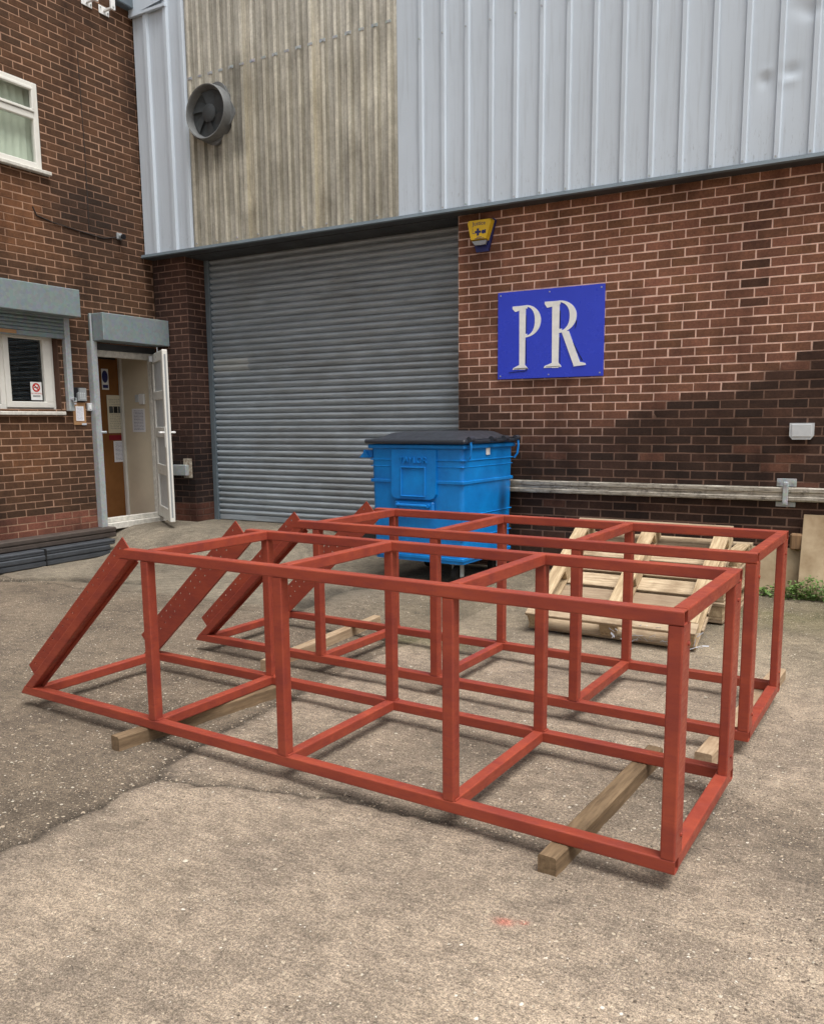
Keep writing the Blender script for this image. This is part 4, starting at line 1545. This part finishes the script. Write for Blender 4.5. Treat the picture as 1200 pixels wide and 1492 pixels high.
for yy, lab in ((6.71, 'white mounting bracket at the top of the brick wall, farther from the cladding'), (6.94, 'white mounting bracket at the top of the brick wall, nearer the cladding')):
    b_ = thing('mounting_bracket', lab, 'bracket', (LX, yy, 5.95), group='brackets at the top of the office wall')
    MB().bbox(.003, .010, -.07, .07, 0, .085, .002).build('base_plate', MT['white'], b_)
    MB().bbox(.010, .16, -.012, .012, .03, .055, .003).bbox(.135, .16, -.03, .03, .02, .20, .003).build('arm', MT['white'], b_)
    for q1, q2 in ((-.05, .06), (.05, .03)):
        MB().cyl((.010, q1, q2), (.018, q1, q2), .009, n=8).build('bolt', MT['galv'], b_)

# -- keypad, notice on card, small switch beside the door
kp = thing('entry_keypad', 'grey entry keypad on a dark plate beside the door', 'keypad', (LX, 6.285, 1.715))
MB().bbox(.002, .014, -.075, .075, -.002, .152, .003).build('back_plate', MT['black'], kp)
MB().prism([(-.045, .004), (.07, .004), (.07, .146), (-.02, .146), (-.02, .10), (-.045, .085)], -.038, -.014, Matrix.Rotation(R(90), 4, 'Z')).build('keypad_body', MT['midgrey'], kp)
kk = MB()
for i in range(3):
    for j in range(4):
        kk.bbox(.038, .042, -.018 + i * .026, .0 + i * .026, .02 + j * .02, .034 + j * .02, .001)
kk.build('keys', MT['lightgrey'], kp)
cn = thing('cardboard_notice', 'white printed paper on brown cardboard taped below the keypad', 'notice', (LX, 6.27, 1.455))
MB().bbox(.002, .010, -.083, .083, 0, .245, .002).build('card_backing', MT['card'], cn)
sheet_x('printed_sheet', MT['paper'], -.052, .052, .045, .205, .0125, cn)
MB().box(.0102, .0115, -.083, -.035, .225, .24).box(.0102, .0115, .02, .083, -.002, .018).build('tape', MT['film'], cn)
sw = thing('wall_switch', 'small pale square switch between the notice and the door rail', 'switch', (LX, 6.40, 1.61))
MB().bbox(.002, .032, -.027, .027, 0, .085, .004).build('switch_body', MT['lightgrey'], sw)
MB().bbox(.032, .037, -.012, .012, .022, .062, .002).build('rocker', MT['white'], sw)

# ================================================================== RED STEEL FRAMES
FS, FW, FH = .047, .830, .830
FLB, FLT, BV = 3.377, 2.488, .80
FP = (2.337, 1.556, .777)
ZB = .065


def rhs(w, h, L0, L1, k0=0.0, k1=0.0, wall=.004, r=.006, open0=False, open1=False):
    """hollow section along local x from L0 to L1, y 0..w, z 0..h; ends sheared by k*z"""
    def ring(a, b, c, d, rr):
        out = []
        for cx, cz, t0 in ((b - rr, c + rr, -90), (b - rr, d - rr, 0), (a + rr, d - rr, 90), (a + rr, c + rr, 180)):
            for i in range(4):
                t = R(t0 + 30 * i)
                out.append((cx + rr * math.cos(t), cz + rr * math.sin(t)))
        return out
    o, i_ = ring(0, w, 0, h, r), ring(wall, w - wall, wall, h - wall, r * .5)
    n = len(o)
    b = MB()
    V = [(L0 + k0 * z, y, z) for y, z in o] + [(L1 + k1 * z, y, z) for y, z in o]
    F = [(i, (i + 1) % n, n + (i + 1) % n, n + i) for i in range(n)]
    base = len(V)
    for end, (L, k, op) in enumerate(((L0, k0, open0), (L1, k1, open1))):
        s = end * n
        if op:
            dirn = .25 if end == 0 else -.25
            q = len(V)
            V += [(L + k * z, y, z) for y, z in i_] + [(L + k * z + dirn, y, z) for y, z in i_]
            F += [(s + i, s + (i + 1) % n, q + (i + 1) % n, q + i) for i in range(n)]
            F += [(q + i, q + (i + 1) % n, q + n + (i + 1) % n, q + n + i) for i in range(n)]
        else:
            F.append(tuple(range(s, s + n))[::(-1 if end == 0 else 1)])
    b.add(V, F)
    return b


def turned(b, M):
    b.v = [tuple(M @ Vector(q)) for q in b.v]
    return b


def plate_with_holes(L, Wd, t, rows, pitch, hr):
    """flat bar along x 0..L, width z 0..Wd, thickness y 0..t, real round holes on the given rows"""
    b = MB()
    zs = [0]
    for r in rows:
        zs += [r - pitch / 4, r + pitch / 4]
    zs.append(Wd)
    ncell = int(L / pitch)
    pad = (L - ncell * pitch) / 2
    xs = [0] + [pad + i * pitch for i in range(ncell + 1)] + [L]
    def quad(x0, x1, z0, z1):
        for y, fl in ((0, 1), (t, -1)):
            b.add([(x0, y, z0), (x1, y, z0), (x1, y, z1), (x0, y, z1)], [(0, 1, 2, 3)[::fl]])
    for a in range(len(zs) - 1):
        hole_row = a % 2 == 1
        for c in range(len(xs) - 1):
            x0, x1, z0, z1 = xs[c], xs[c + 1], zs[a], zs[a + 1]
            if not hole_row or c in (0, len(xs) - 2):
                quad(x0, x1, z0, z1)
                continue
            cx, cz = (x0 + x1) / 2, (z0 + z1) / 2
            N = 12
            ci = [(cx + hr * math.cos(2 * math.pi * i / N), cz + hr * math.sin(2 * math.pi * i / N)) for i in range(N)]
            ou = []
            for px, pz in ci:
                dx, dz = px - cx, pz - cz
                s = min((x1 - x0) / 2 / abs(dx) if abs(dx) > 1e-9 else 1e9, (z1 - z0) / 2 / abs(dz) if abs(dz) > 1e-9 else 1e9)
                ou.append((cx + dx * s, cz + dz * s))
            for y, fl in ((0, 1), (t, -1)):
                b.add([(p, y, q) for p, q in ci] + [(p, y, q) for p, q in ou], [(i, N + i, N + (i + 1) % N, (i + 1) % N)[::-fl] for i in range(N)])
                corner = [(x0, z0), (x1, z0), (x1, z1), (x0, z1)]
                for (kx, kz) in corner:
                    near = sorted(range(N), key=lambda i: (ou[i][0] - kx) ** 2 + (ou[i][1] - kz) ** 2)[:2]
                    b.add([(kx, y, kz), (ou[near[0]][0], y, ou[near[0]][1]), (ou[near[1]][0], y, ou[near[1]][1])], [(0, 1, 2)])
            b.add([(p, 0, q) for p, q in ci] + [(p, t, q) for p, q in ci], [(i, (i + 1) % N, N + (i + 1) % N, N + i) for i in range(N)])
    b.box(0, L, .0003, t - .0003, 0, .0006).box(0, L, .0003, t - .0003, Wd - .0006, Wd).box(0, .0006, .0003, t - .0003, 0, Wd).box(L - .0006, L, .0003, t - .0003, 0, Wd)
    return b


def make_frame(label):
    f = thing('steel_stair_platform', label, 'steel frame', group='red primed steel frames on the yard')
    RD = MT['red']
    g = .0006
    for y0 in (0, FW - FS):
        rhs(FS, FS, -FLB, 0, BV, 0, open1=True).build('bottom_rail', RD, f, loc=(0, y0, 0))
        rhs(FS, FS, -FLT - BV * FS, 0, BV, 0, open1=True).build('top_rail', RD, f, loc=(0, y0, FH - FS))
        turn = Matrix.Rotation(R(-90), 4, 'Y')
        for p in FP:
            # local x -> up
            turned(rhs(FS, FS, FS + g, FH - FS - g), Matrix(((0, 0, 1, 0), (0, 1, 0, 0), (1, 0, 0, 0), (0, 0, 0, 1)))).build('post', RD, f, loc=(-p - FS, y0, 0))
    # end posts are deeper sections
    e0 = turned(rhs(.085, FS, FS + g, FH - FS - g), Matrix(((0, 0, 1, 0), (0, 1, 0, 0), (1, 0, 0, 0), (0, 0, 0, 1))))
    e0.build('end_post', RD, f, loc=(-FS, 0, 0))
    e1 = turned(rhs(.11, .036, FS + g, FH - FS - g), Matrix(((0, 0, 1, 0), (0, 1, 0, 0), (1, 0, 0, 0), (0, 0, 0, 1))))
    e1.build('end_post', RD, f, loc=(-.036, FW - .11, 0))
    # cross rails between the two sides: local x -> frame y
    Mx = Matrix(((0, 1, 0, 0), (1, 0, 0, 0), (0, 0, 1, 0), (0, 0, 0, 1)))
    for p in FP + (0.0,):
        for z in (0, FH - FS):
            d = .0 if p else .001
            turned(rhs(FS, FS, FS + g, FW - FS - g), Mx).build('cross_rail', RD, f, loc=(-p - FS + (.0 if p else 0), 0, z + d * 0))
    turned(rhs(FS, FS, FS + g, FW - FS - g), Mx).build('cross_rail', RD, f, loc=(-FLB + .085, 0, 0))
    # sloping stringers with drilled plates on their inner faces
    a0 = Vector((-FLB + BV * FS, 0, FS))
    a1 = Vector((-FLT - BV * FS, 0, FH - FS))
    d = a1 - a0
    ang = math.atan2(d.z, d.x)
    L = d.length
    kcut = 1 / math.tan(ang)
    for side, y0 in ((0, 0), (1, FW - FS)):
        M = Matrix.Translation((a0.x, y0, a0.z)) @ Matrix.Rotation(-ang, 4, 'Y')
        # tube hangs below the line a0-a1 (outer edge); shear the ends to lie flat on the rails
        b = rhs(FS, FS, 0, L, -kcut, -kcut)
        b.v = [(x + kcut * FS, y, z - FS) for x, y, z in b.v]
        b.v = [tuple(M @ Vector((x - 0.0, y, z))) for x, y, z in b.v]
        b.build('stringer', RD, f)
        pl = plate_with_holes(1.09, .150, .006, (.024, .070), .058, .0058)
        # z measured down from the outer edge
        Mp = M @ Matrix.Translation((.045, FS + .0006 if side == 0 else -.0066, .087))
        pl.v = [tuple(Mp @ Vector((x, y, -z))) for x, y, z in pl.v]
        pl.build('drilled_plate', RD, f)
    # weld beads and bolt heads
    wb = MB()
    for p in FP:
        for y0 in (0, FW - FS):
            wb.cyl((-p - FS - .004, y0 + .004, FS + .002), (-p - FS - .004, y0 + FS - .004, FS + .002), .004, n=6)
            wb.cyl((-p + .004, y0 + .004, FS + .002), (-p + .004, y0 + FS - .004, FS + .002), .004, n=6)
    for zz in (.11, .72):
        wb.cyl((.0, .06, zz), (.005, .06, zz), .007, n=8).cyl((.0, FW - .06, zz), (.005, FW - .06, zz), .007, n=8)
    tag(wb.build('weld_beads', RD, f), kind='stuff')
    return f


fA = make_frame('red primed steel frame with sloping stringers, the nearer of the two')
fB = copy_tree(fA)
fB['label'] = 'red primed steel frame with sloping stringers, the farther one near the pallets'
fA.location, fA.rotation_euler = (-.495, 2.447, ZB), (0, 0, -.0458)
fB.location, fB.rotation_euler = (-.459, 3.684, ZB), (0, 0, -.043)


# ------------------------------------------------------------------ timber bearers under the frames
def bearer(label, p0, p1, w, h, mat, z=-.006, chamfer=.006):
    p0, p1 = Vector(p0), Vector(p1)
    d = p1 - p0
    L = d.length
    t = MB()
    N = 10
    V, F = [], []
    ch = chamfer
    prof = [(-w/2 + ch, 0), (w/2 - ch, 0), (w/2, ch), (w/2, h - ch), (w/2 - ch, h), (-w/2 + ch, h), (-w/2, h - ch), (-w/2, ch)]
    for k in range(N + 1):
        for a, b in prof:
            V.append((a + random.gauss(0, .0008), L * k / N, b + (random.gauss(0, .0006) if b < h * .9 else 0)))
    n = len(prof)
    for k in range(N):
        F += [(k * n + i, k * n + (i + 1) % n, (k + 1) * n + (i + 1) % n, (k + 1) * n + i) for i in range(n)]
    F += [tuple(range(n))[::-1], tuple(range(N * n, N * n + n))]
    o = t.add(V, F).build('timber_bearer', mat)
    o.location = (p0.x, p0.y, z)
    o.rotation_euler = (0, 0, math.atan2(-d.x, d.y))
    return tag(o, label, 'timber', 'timber bearers under the red frames')


BHT = .0705
bearer('weathered timber bearer sticking out under the near right corner of the nearer frame', (-.878, 2.372), (-.80, 3.46), .066, BHT, MT['timber'])
bearer('dark timber bearer under the sloping end of the nearer frame', (-2.945, 2.418), (-2.775, 3.40), .062, BHT, MT['timber'])
bearer('timber bearer with pale sawn end under the right end of the farther frame', (-.605, 3.478), (-.47, 4.93), .072, BHT, MT['timber_pale'])
bearer('pale stained timber bearer under the sloping end of the farther frame', (-3.135, 3.68), (-3.165, 4.97), .062, BHT, MT['timber_pale'])


# ================================================================== WHEELED BIN
bin_ = thing('wheeled_bin', 'large blue steel wheeled bin with a black lid against the wall', 'bin', (-3.62, 6.87, ground_h(-3.6, 6.8)), R(-3.5))
HW, HD = .488, .47        # half width (x), half depth (y) at the top
zb_, zt_ = .20, 1.245


def bin_ring(z):
    t = (z - zb_) / (zt_ - zb_)
    s = .965 + .035 * t
    return HW * s, HD * s


V, F = [], []
lv = [.20, .28, .62, .66, .93, .955, .985, 1.01, 1.12, 1.20, 1.245]
for z in lv:
    a, b = bin_ring(z)
    r = .045
    for cx, cy, t0 in ((a - r, b - r, 0), (-a + r, b - r, 90), (-a + r, -b + r, 180), (a - r, -b + r, 270)):
        for i in range(4):
            t = R(t0 + 30 * i)
            V.append((cx + r * math.cos(t), cy + r * math.sin(t), z))
n = 16
for k in range(len(lv) - 1):
    F += [(k * n + i, k * n + (i + 1) % n, (k + 1) * n + (i + 1) % n, (k + 1) * n + i) for i in range(n)]
F.append(tuple(range(n))[::-1])
MB().add(V, F).build('body', MT['binblue'], bin_, True)
rbm = MB()
for z, h, o_ in ((1.10, .012, .006), (1.045, .008, .004), (.90, .030, .008), (.62, .010, .005), (.42, .010, .005), (.225, .03, .008)):
    a, b = bin_ring(z)
    rbm.bbox(-a - o_, a + o_, -b - o_, b + o_, z, z + h, .004)
rbm.build('pressed_ribs', MT['binblue'], bin_)
a, b = bin_ring(1.22)
MB().bbox(-a - .02, a + .02, -b - .02, b + .02, 1.205, 1.243, .008).build('rim', MT['binblue'], bin_)
# raised front panel with lettering and grab bar
yf = -bin_ring(.95)[1]
tilt = Matrix.Translation((0, yf, .95)) @ Matrix.Rotation(R(-1.9), 4, 'X')
pn = MB()
pts = [(-.235, .25), (-.235, -.14), (-.215, -.175), (-.175, -.19), (.175, -.19), (.215, -.175), (.235, -.14), (.235, .25)]
pn.prism([(x - .01, z) for x, z in pts], -.028, .01, tilt)
pn.build('front_panel', MT['binblue'], bin_)
fr = MB()
for q in ((-.14, .12, .085, .098), (-.14, .12, -.17, -.158), (-.14, -.128, -.16, .09), (.108, .12, -.16, .09)):
    fr.bbox(q[0], q[1], -.040, -.026, q[2], q[3], .004, tilt)
fr.build('panel_frame', MT['binblue'], bin_)
me = text_mesh('TAYLOR', .078, .016, 'embossed_lettering')
me.materials.clear()
me.materials.append(MT['binblue'])
me.transform(tilt @ on_y(-.01, -.030, .130))
link('embossed_lettering', me, bin_)
hb = MB().bbox(-.215, .20, -.022, .012, -.305, -.205, .02, tilt)
hb.build('handle_recess', MT['binblue'], bin_)
MB().cyl(tilt @ Vector((-.17, -.045, -.245)), tilt @ Vector((.15, -.045, -.245)), .014, n=10).cyl(tilt @ Vector((-.17, -.02, -.245)), tilt @ Vector((-.17, -.048, -.245)), .018, n=10) \
    .cyl(tilt @ Vector((.15, -.02, -.245)), tilt @ Vector((.15, -.048, -.245)), .018, n=10).build('grab_bar', MT['binblue'], bin_, True)
# lid: shallow dome
V, F = [], []
NX, NY = 12, 12
for j in range(NY + 1):
    for i in range(NX + 1):
        x = -HW - .035 + (2 * HW + .07) * i / NX
        y = -HD - .045 + (2 * HD + .09) * j / NY
        e = min(1, (1 - abs(2 * i / NX - 1)) * 2.6) * min(1, (1 - abs(2 * j / NY - 1)) * 2.6)
        V.append((x, y, 1.285 + .062 * sstep(0, 1, e) + .012 * (j / NY)))
nn = NX + 1
for j in range(NY):
    for i in range(NX):
        F.append((j * nn + i, j * nn + i + 1, (j + 1) * nn + i + 1, (j + 1) * nn + i))
ld = MB().add(V, F)
ld.bbox(-HW - .04, HW + .04, -HD - .05, HD + .05, 1.250, 1.288, .012)
lid = ld.build('lid', MT['lid'], bin_, True)
for y in (-HD + .05, -.02, .22, HD - .02):
    MB().cyl((HW + .045, y - .035, 1.285), (HW + .045, y + .035, 1.285), .026, n=12).build('lid_hinge', MT['lid'], bin_, True)
for y in (-HD + .03, HD - .01):
    MB().tube([(HW + .05, y, 1.29), (HW + .062, y, 1.22), (HW + .05, y, 1.14), (HW + .02, y, 1.10)], .010, 8).build('hinge_arm', MT['binblue'], bin_)
MB().bbox(-HW - .10, -HW + .0, -HD + .02, -HD + .06, 1.12, 1.19, .006).prism([(-HW - .13, 1.12), (-HW - .02, 1.12), (-HW - .06, 1.19)], -HD - .0, -HD + .05).build('lifting_trunnion', MT['binblue'], bin_)
MB().box(HW + .004, HW + .007, -.07, .0, 1.145, 1.205).build('sticker', MT['white'], bin_)
for sx in (-1, 1):
    for sy in (-1, 1):
        cx, cy = sx * .36, sy * .34
        w = MB().cyl((cx - .025, cy, .085), (cx + .025, cy, .085), .085, n=20).build('caster_wheel', MT['rubber'], bin_, True)
        fk = MB().bbox(cx - .045, cx - .035, cy - .03, cy + .03, .07, .19, .003).bbox(cx + .035, cx + .045, cy - .03, cy + .03, .07, .19, .003).bbox(cx - .06, cx + .06, cy - .06, cy + .06, .186, .2, .003)
        fk.cyl((cx - .05, cy, .085), (cx + .05, cy, .085), .014, n=10)
        fk.build('caster_fork', MT['galv'], bin_)

# ================================================================== PALLETS
def make_pallet(label, wx, wy):
    """underside up: deck boards across x at the bottom, blocks, then runners along y and end boards on top"""
    p = thing('wooden_pallet', label, 'pallet', group='wooden pallets by the wall')
    bx = []
    n = 7
    bw_ = .138
    for i in range(n):
        y = -wy / 2 + bw_ / 2 + (wy - bw_) * i / (n - 1)
        bx.append(MB().bbox(-wx / 2 + random.uniform(-.012, .012), wx / 2 + random.uniform(-.012, .012), y - bw_ / 2, y + bw_ / 2, 0, .021, .003).build('deck_board', MT['pal_x'], p))
    for x in (-wx / 2 + .06, 0, wx / 2 - .06):
        MB().bbox(x - .05, x + .05, -wy / 2, wy / 2, .0215, .042, .003).build('stringer_board', MT['pal_y'], p)
        for y in (-wy / 2 + .065, 0, wy / 2 - .065):
            MB().bbox(x - .05, x + .05, y - .065, y + .065, .0425, .121, .004).build('block', MT['pal_y'], p)
        MB().bbox(x - .05, x + .05, -wy / 2 + .1, wy / 2 - .1, .1215, .143, .003).build('runner', MT['pal_y'], p)
    for y in (-wy / 2 + .045, wy / 2 - .045):
        MB().bbox(-wx / 2, wx / 2, y - .05, y + .05, .1215, .1445, .003).build('end_board', MT['pal_x'], p)
    return p


pA = make_pallet('wooden pallet lying tilted underside up on the pallet stack', 1.15, 1.14)
tiltP = Matrix.Translation((-1.555, 5.30, .012)) @ Matrix.Rotation(R(-2.6), 4, 'Z') @ Matrix.Rotation(R(29.5), 4, 'X') @ Matrix.Translation((0, .57, 0))
for i in range(3):
    q = copy_tree(pA)
    q.matrix_world = Matrix.Translation((-1.53 + (.02, -.015, .01)[i], 6.66 + (0, .015, -.01)[i], .012 + .1465 * i)) @ Matrix.Rotation(R((-2, 1, -1)[i]), 4, 'Z')
    q['label'] = ('bottom pallet of the flat stack hidden behind the tilted pallet', 'middle pallet of the flat stack behind the tilted pallet',
                  'top pallet of the flat stack carrying the tilted pallet')[i]
pA.matrix_world = tiltP
# torn plastic wrap caught on the lower edge
fm = MB()
for i in range(60):
    x = -1.50 + .95 * random.random() ** 1.3 * .62
    y = 5.235 - .03 * random.random()
    z = .05 + .10 * random.random() * (1 if random.random() < .4 else .4)
    d = Vector((random.gauss(0, .03), random.gauss(0, .01), random.gauss(-.008, .016)))
    e = Vector((random.gauss(0, .003), random.gauss(0, .003), random.gauss(0, .003)))
    a = Vector((x, y, z))
    fm.add([a, a + d, a + d + e, a + e], [(0, 1, 2, 3)])
tag(fm.build('plastic_wrap', MT['film']), 'torn scraps of clear plastic wrap on the lower edge of the tilted pallet', 'plastic wrap', kind='stuff')

# ================================================================== BOARDS AND BLOCK AGAINST THE WALL
gz = float(ground_h(-.4, 7.3))


def leaning_board(label, x0, x1, h, yb, yt, t, name='leaning_board'):
    ang = math.atan2(yt - yb, h)
    o = MB().bbox(x0, x1, -t, 0, 0, h / math.cos(ang), .003).build(name, MT['plyboard'])
    o.matrix_world = Matrix.Translation((0, yb, gz - .008)) @ Matrix.Rotation(-ang, 4, 'X')
    return tag(o, label, 'board', 'boards leaning on the wall')


leaning_board('tall beige board leaning on the brick wall behind the weeds', -.59, .35, .645, 7.22, 7.44, .018)
leaning_board('low beige board leaning on the wall left of the taller one', -1.02, -.40, .36, 7.36, 7.455, .018)
bl_ = MB().bbox(-.055, .055, -.045, .045, 0, .132, .012).build('timber_block', wood_mat('end_grain_block', S(158, 124, 88), S(112, 84, 58), 2))
bl_.location = (-.625, 7.408, gz - .008 + .36)
bl_.rotation_euler = (0, 0, .12)
tag(bl_, 'short brown timber block standing on the low beige board', 'timber block')

# ================================================================== STEEL SECTIONS ALONG THE OFFICE WALL
def section(label, x0, x1, y0, y1, z0, z1, mat, lip=.016, bend=0.0):
    t = thing('steel_section', label, 'steel section', (0, 0, 0), 0, 'steel sections stacked along the office wall')
    V, F = [], []
    # channel with rounded lips, open groove towards the yard
    h = z1 - z0
    prof = [(x0, z0), (x1 - .01, z0), (x1, z0 + .008), (x1, z0 + h * .40), (x1 - lip, z0 + h * .45), (x1 - lip, z0 + h * .55), (x1, z0 + h * .60), (x1, z1 - .010), (x1 - .012, z1), (x0, z1)]
    n = len(prof)
    V = [(x, y, z) for y in (y0, y1) for x, z in prof]
    F = [(i, (i + 1) % n, n + (i + 1) % n, n + i) for i in range(n)] + [tuple(range(n))[::-1], tuple(range(n, 2 * n))]
    MB().add(V, F).build('profile', mat, t)
    return t


section('dark grey steel section at the front of the stack beside the office wall', -7.66, -7.545, 2.2, 6.30, .004, .118, MT['steelstock'])
section('dark grey steel section lying on the front one of the stack', -7.68, -7.555, 2.2, 6.38, .120, .175, MT['steelstock'], .008)
section('brown grey steel section at the back of the stack beside the office wall', -7.86, -7.70, 2.0, 6.26, .004, .15, MT['steelbrown'])
section('brown grey steel section on top at the back of the stack beside the office wall', -7.86, -7.69, 2.0, 6.52, .178, .288, MT['steelbrown'], .012)
spx = MB()
for yy in (3.0, 4.6, 6.2):
    spx.bbox(-7.84, -7.72, yy, yy + .06, .151, .177, .003)
tag(spx.build('packing_timber', MT['timber']), 'thin timber packers between the stacked steel sections', 'timber')
sp = MB().bbox(-7.69, -7.538, 5.47, 5.487, .002, .182, .003).build('steel_strap', MT['rubber'])
tag(sp, 'black strap round the front steel sections of the stack', 'strap')

# ================================================================== WEEDS AND LOOSE STONES
wd = MB()
for cx, cy, n, hh, sp_ in ((-.92, 7.15, 60, .12, .07), (-.62, 7.13, 90, .15, .10), (-.48, 7.12, 170, .20, .13), (-.25, 7.14, 150, .18, .14), (0.1, 7.15, 120, .16, .16), (-.75, 7.2, 60, .10, .10)):
    for i in range(int(n * 1.5)):
        x, y = cx + random.gauss(0, sp_), cy + random.gauss(0, .045)
        z = gz - .01 + hh * random.random() ** .8 * max(.15, 1 - abs(x - cx) / (2.4 * sp_))
        s = random.uniform(.018, .042)
        a = random.uniform(0, 6.28)
        t = random.uniform(-.5, .9)
        d = Vector((math.cos(a), math.sin(a), t * .6)).normalized()
        e = d.cross(Vector((random.gauss(0, .3), random.gauss(0, .3), 1))).normalized()
        p = Vector((x, y, z))
        upv = Vector((0, 0, .25 * s))
        wd.add([p, p + d * s * .5 + e * s * .42 + upv, p + d * s, p + d * s * .5 - e * s * .42 + upv], [(0, 1, 2), (0, 2, 3)])
        if random.random() < .25:
            wd.add([p, p + Vector((.002, 0, 0)), Vector((x * .6 + cx * .4 + .002, cy, gz - .01)), Vector((x * .6 + cx * .4, cy, gz - .01))], [(0, 1, 2, 3)])
tag(wd.build('weeds', MT['leaf']), 'low green weeds growing along the foot of the wall by the beige boards', 'weeds', kind='stuff')

pb = MB()
ico = [(0, 0, 1), (.9, 0, .25), (.28, .85, .25), (-.73, .53, .25), (-.73, -.53, .25), (.28, -.85, .25), (0, 0, -.6)]
icf = [(0, 1, 2), (0, 2, 3), (0, 3, 4), (0, 4, 5), (0, 5, 1), (6, 2, 1), (6, 3, 2), (6, 4, 3), (6, 5, 4), (6, 1, 5)]
for i in range(1700):
    if random.random() < .55:
        x, y = random.uniform(-3.9, -2.4), random.uniform(1.4, 4.2)
    elif random.random() < .5:
        x, y = random.uniform(-2.4, .6), random.uniform(2.3, 4.6)
    else:
        x, y = random.uniform(-2.4, .3), random.uniform(1.15, 2.5)
    s = min(.011, random.lognormvariate(-5.75, .42))
    a = random.uniform(0, 6.28)
    ca, sa = math.cos(a), math.sin(a)
    k = random.uniform(.6, 1.3)
    z = float(ground_h(np.array(x), np.array(y))) + .0015
    pb.add([(x + (u * ca * k - v * sa) * s, y + (u * sa * k + v * ca) * s, z + w * s * .55) for u, v, w in ico], icf)
tag(pb.build('loose_stones', MT['stone']), 'scattered small pale stones on the worn concrete', 'stones', kind='stuff')
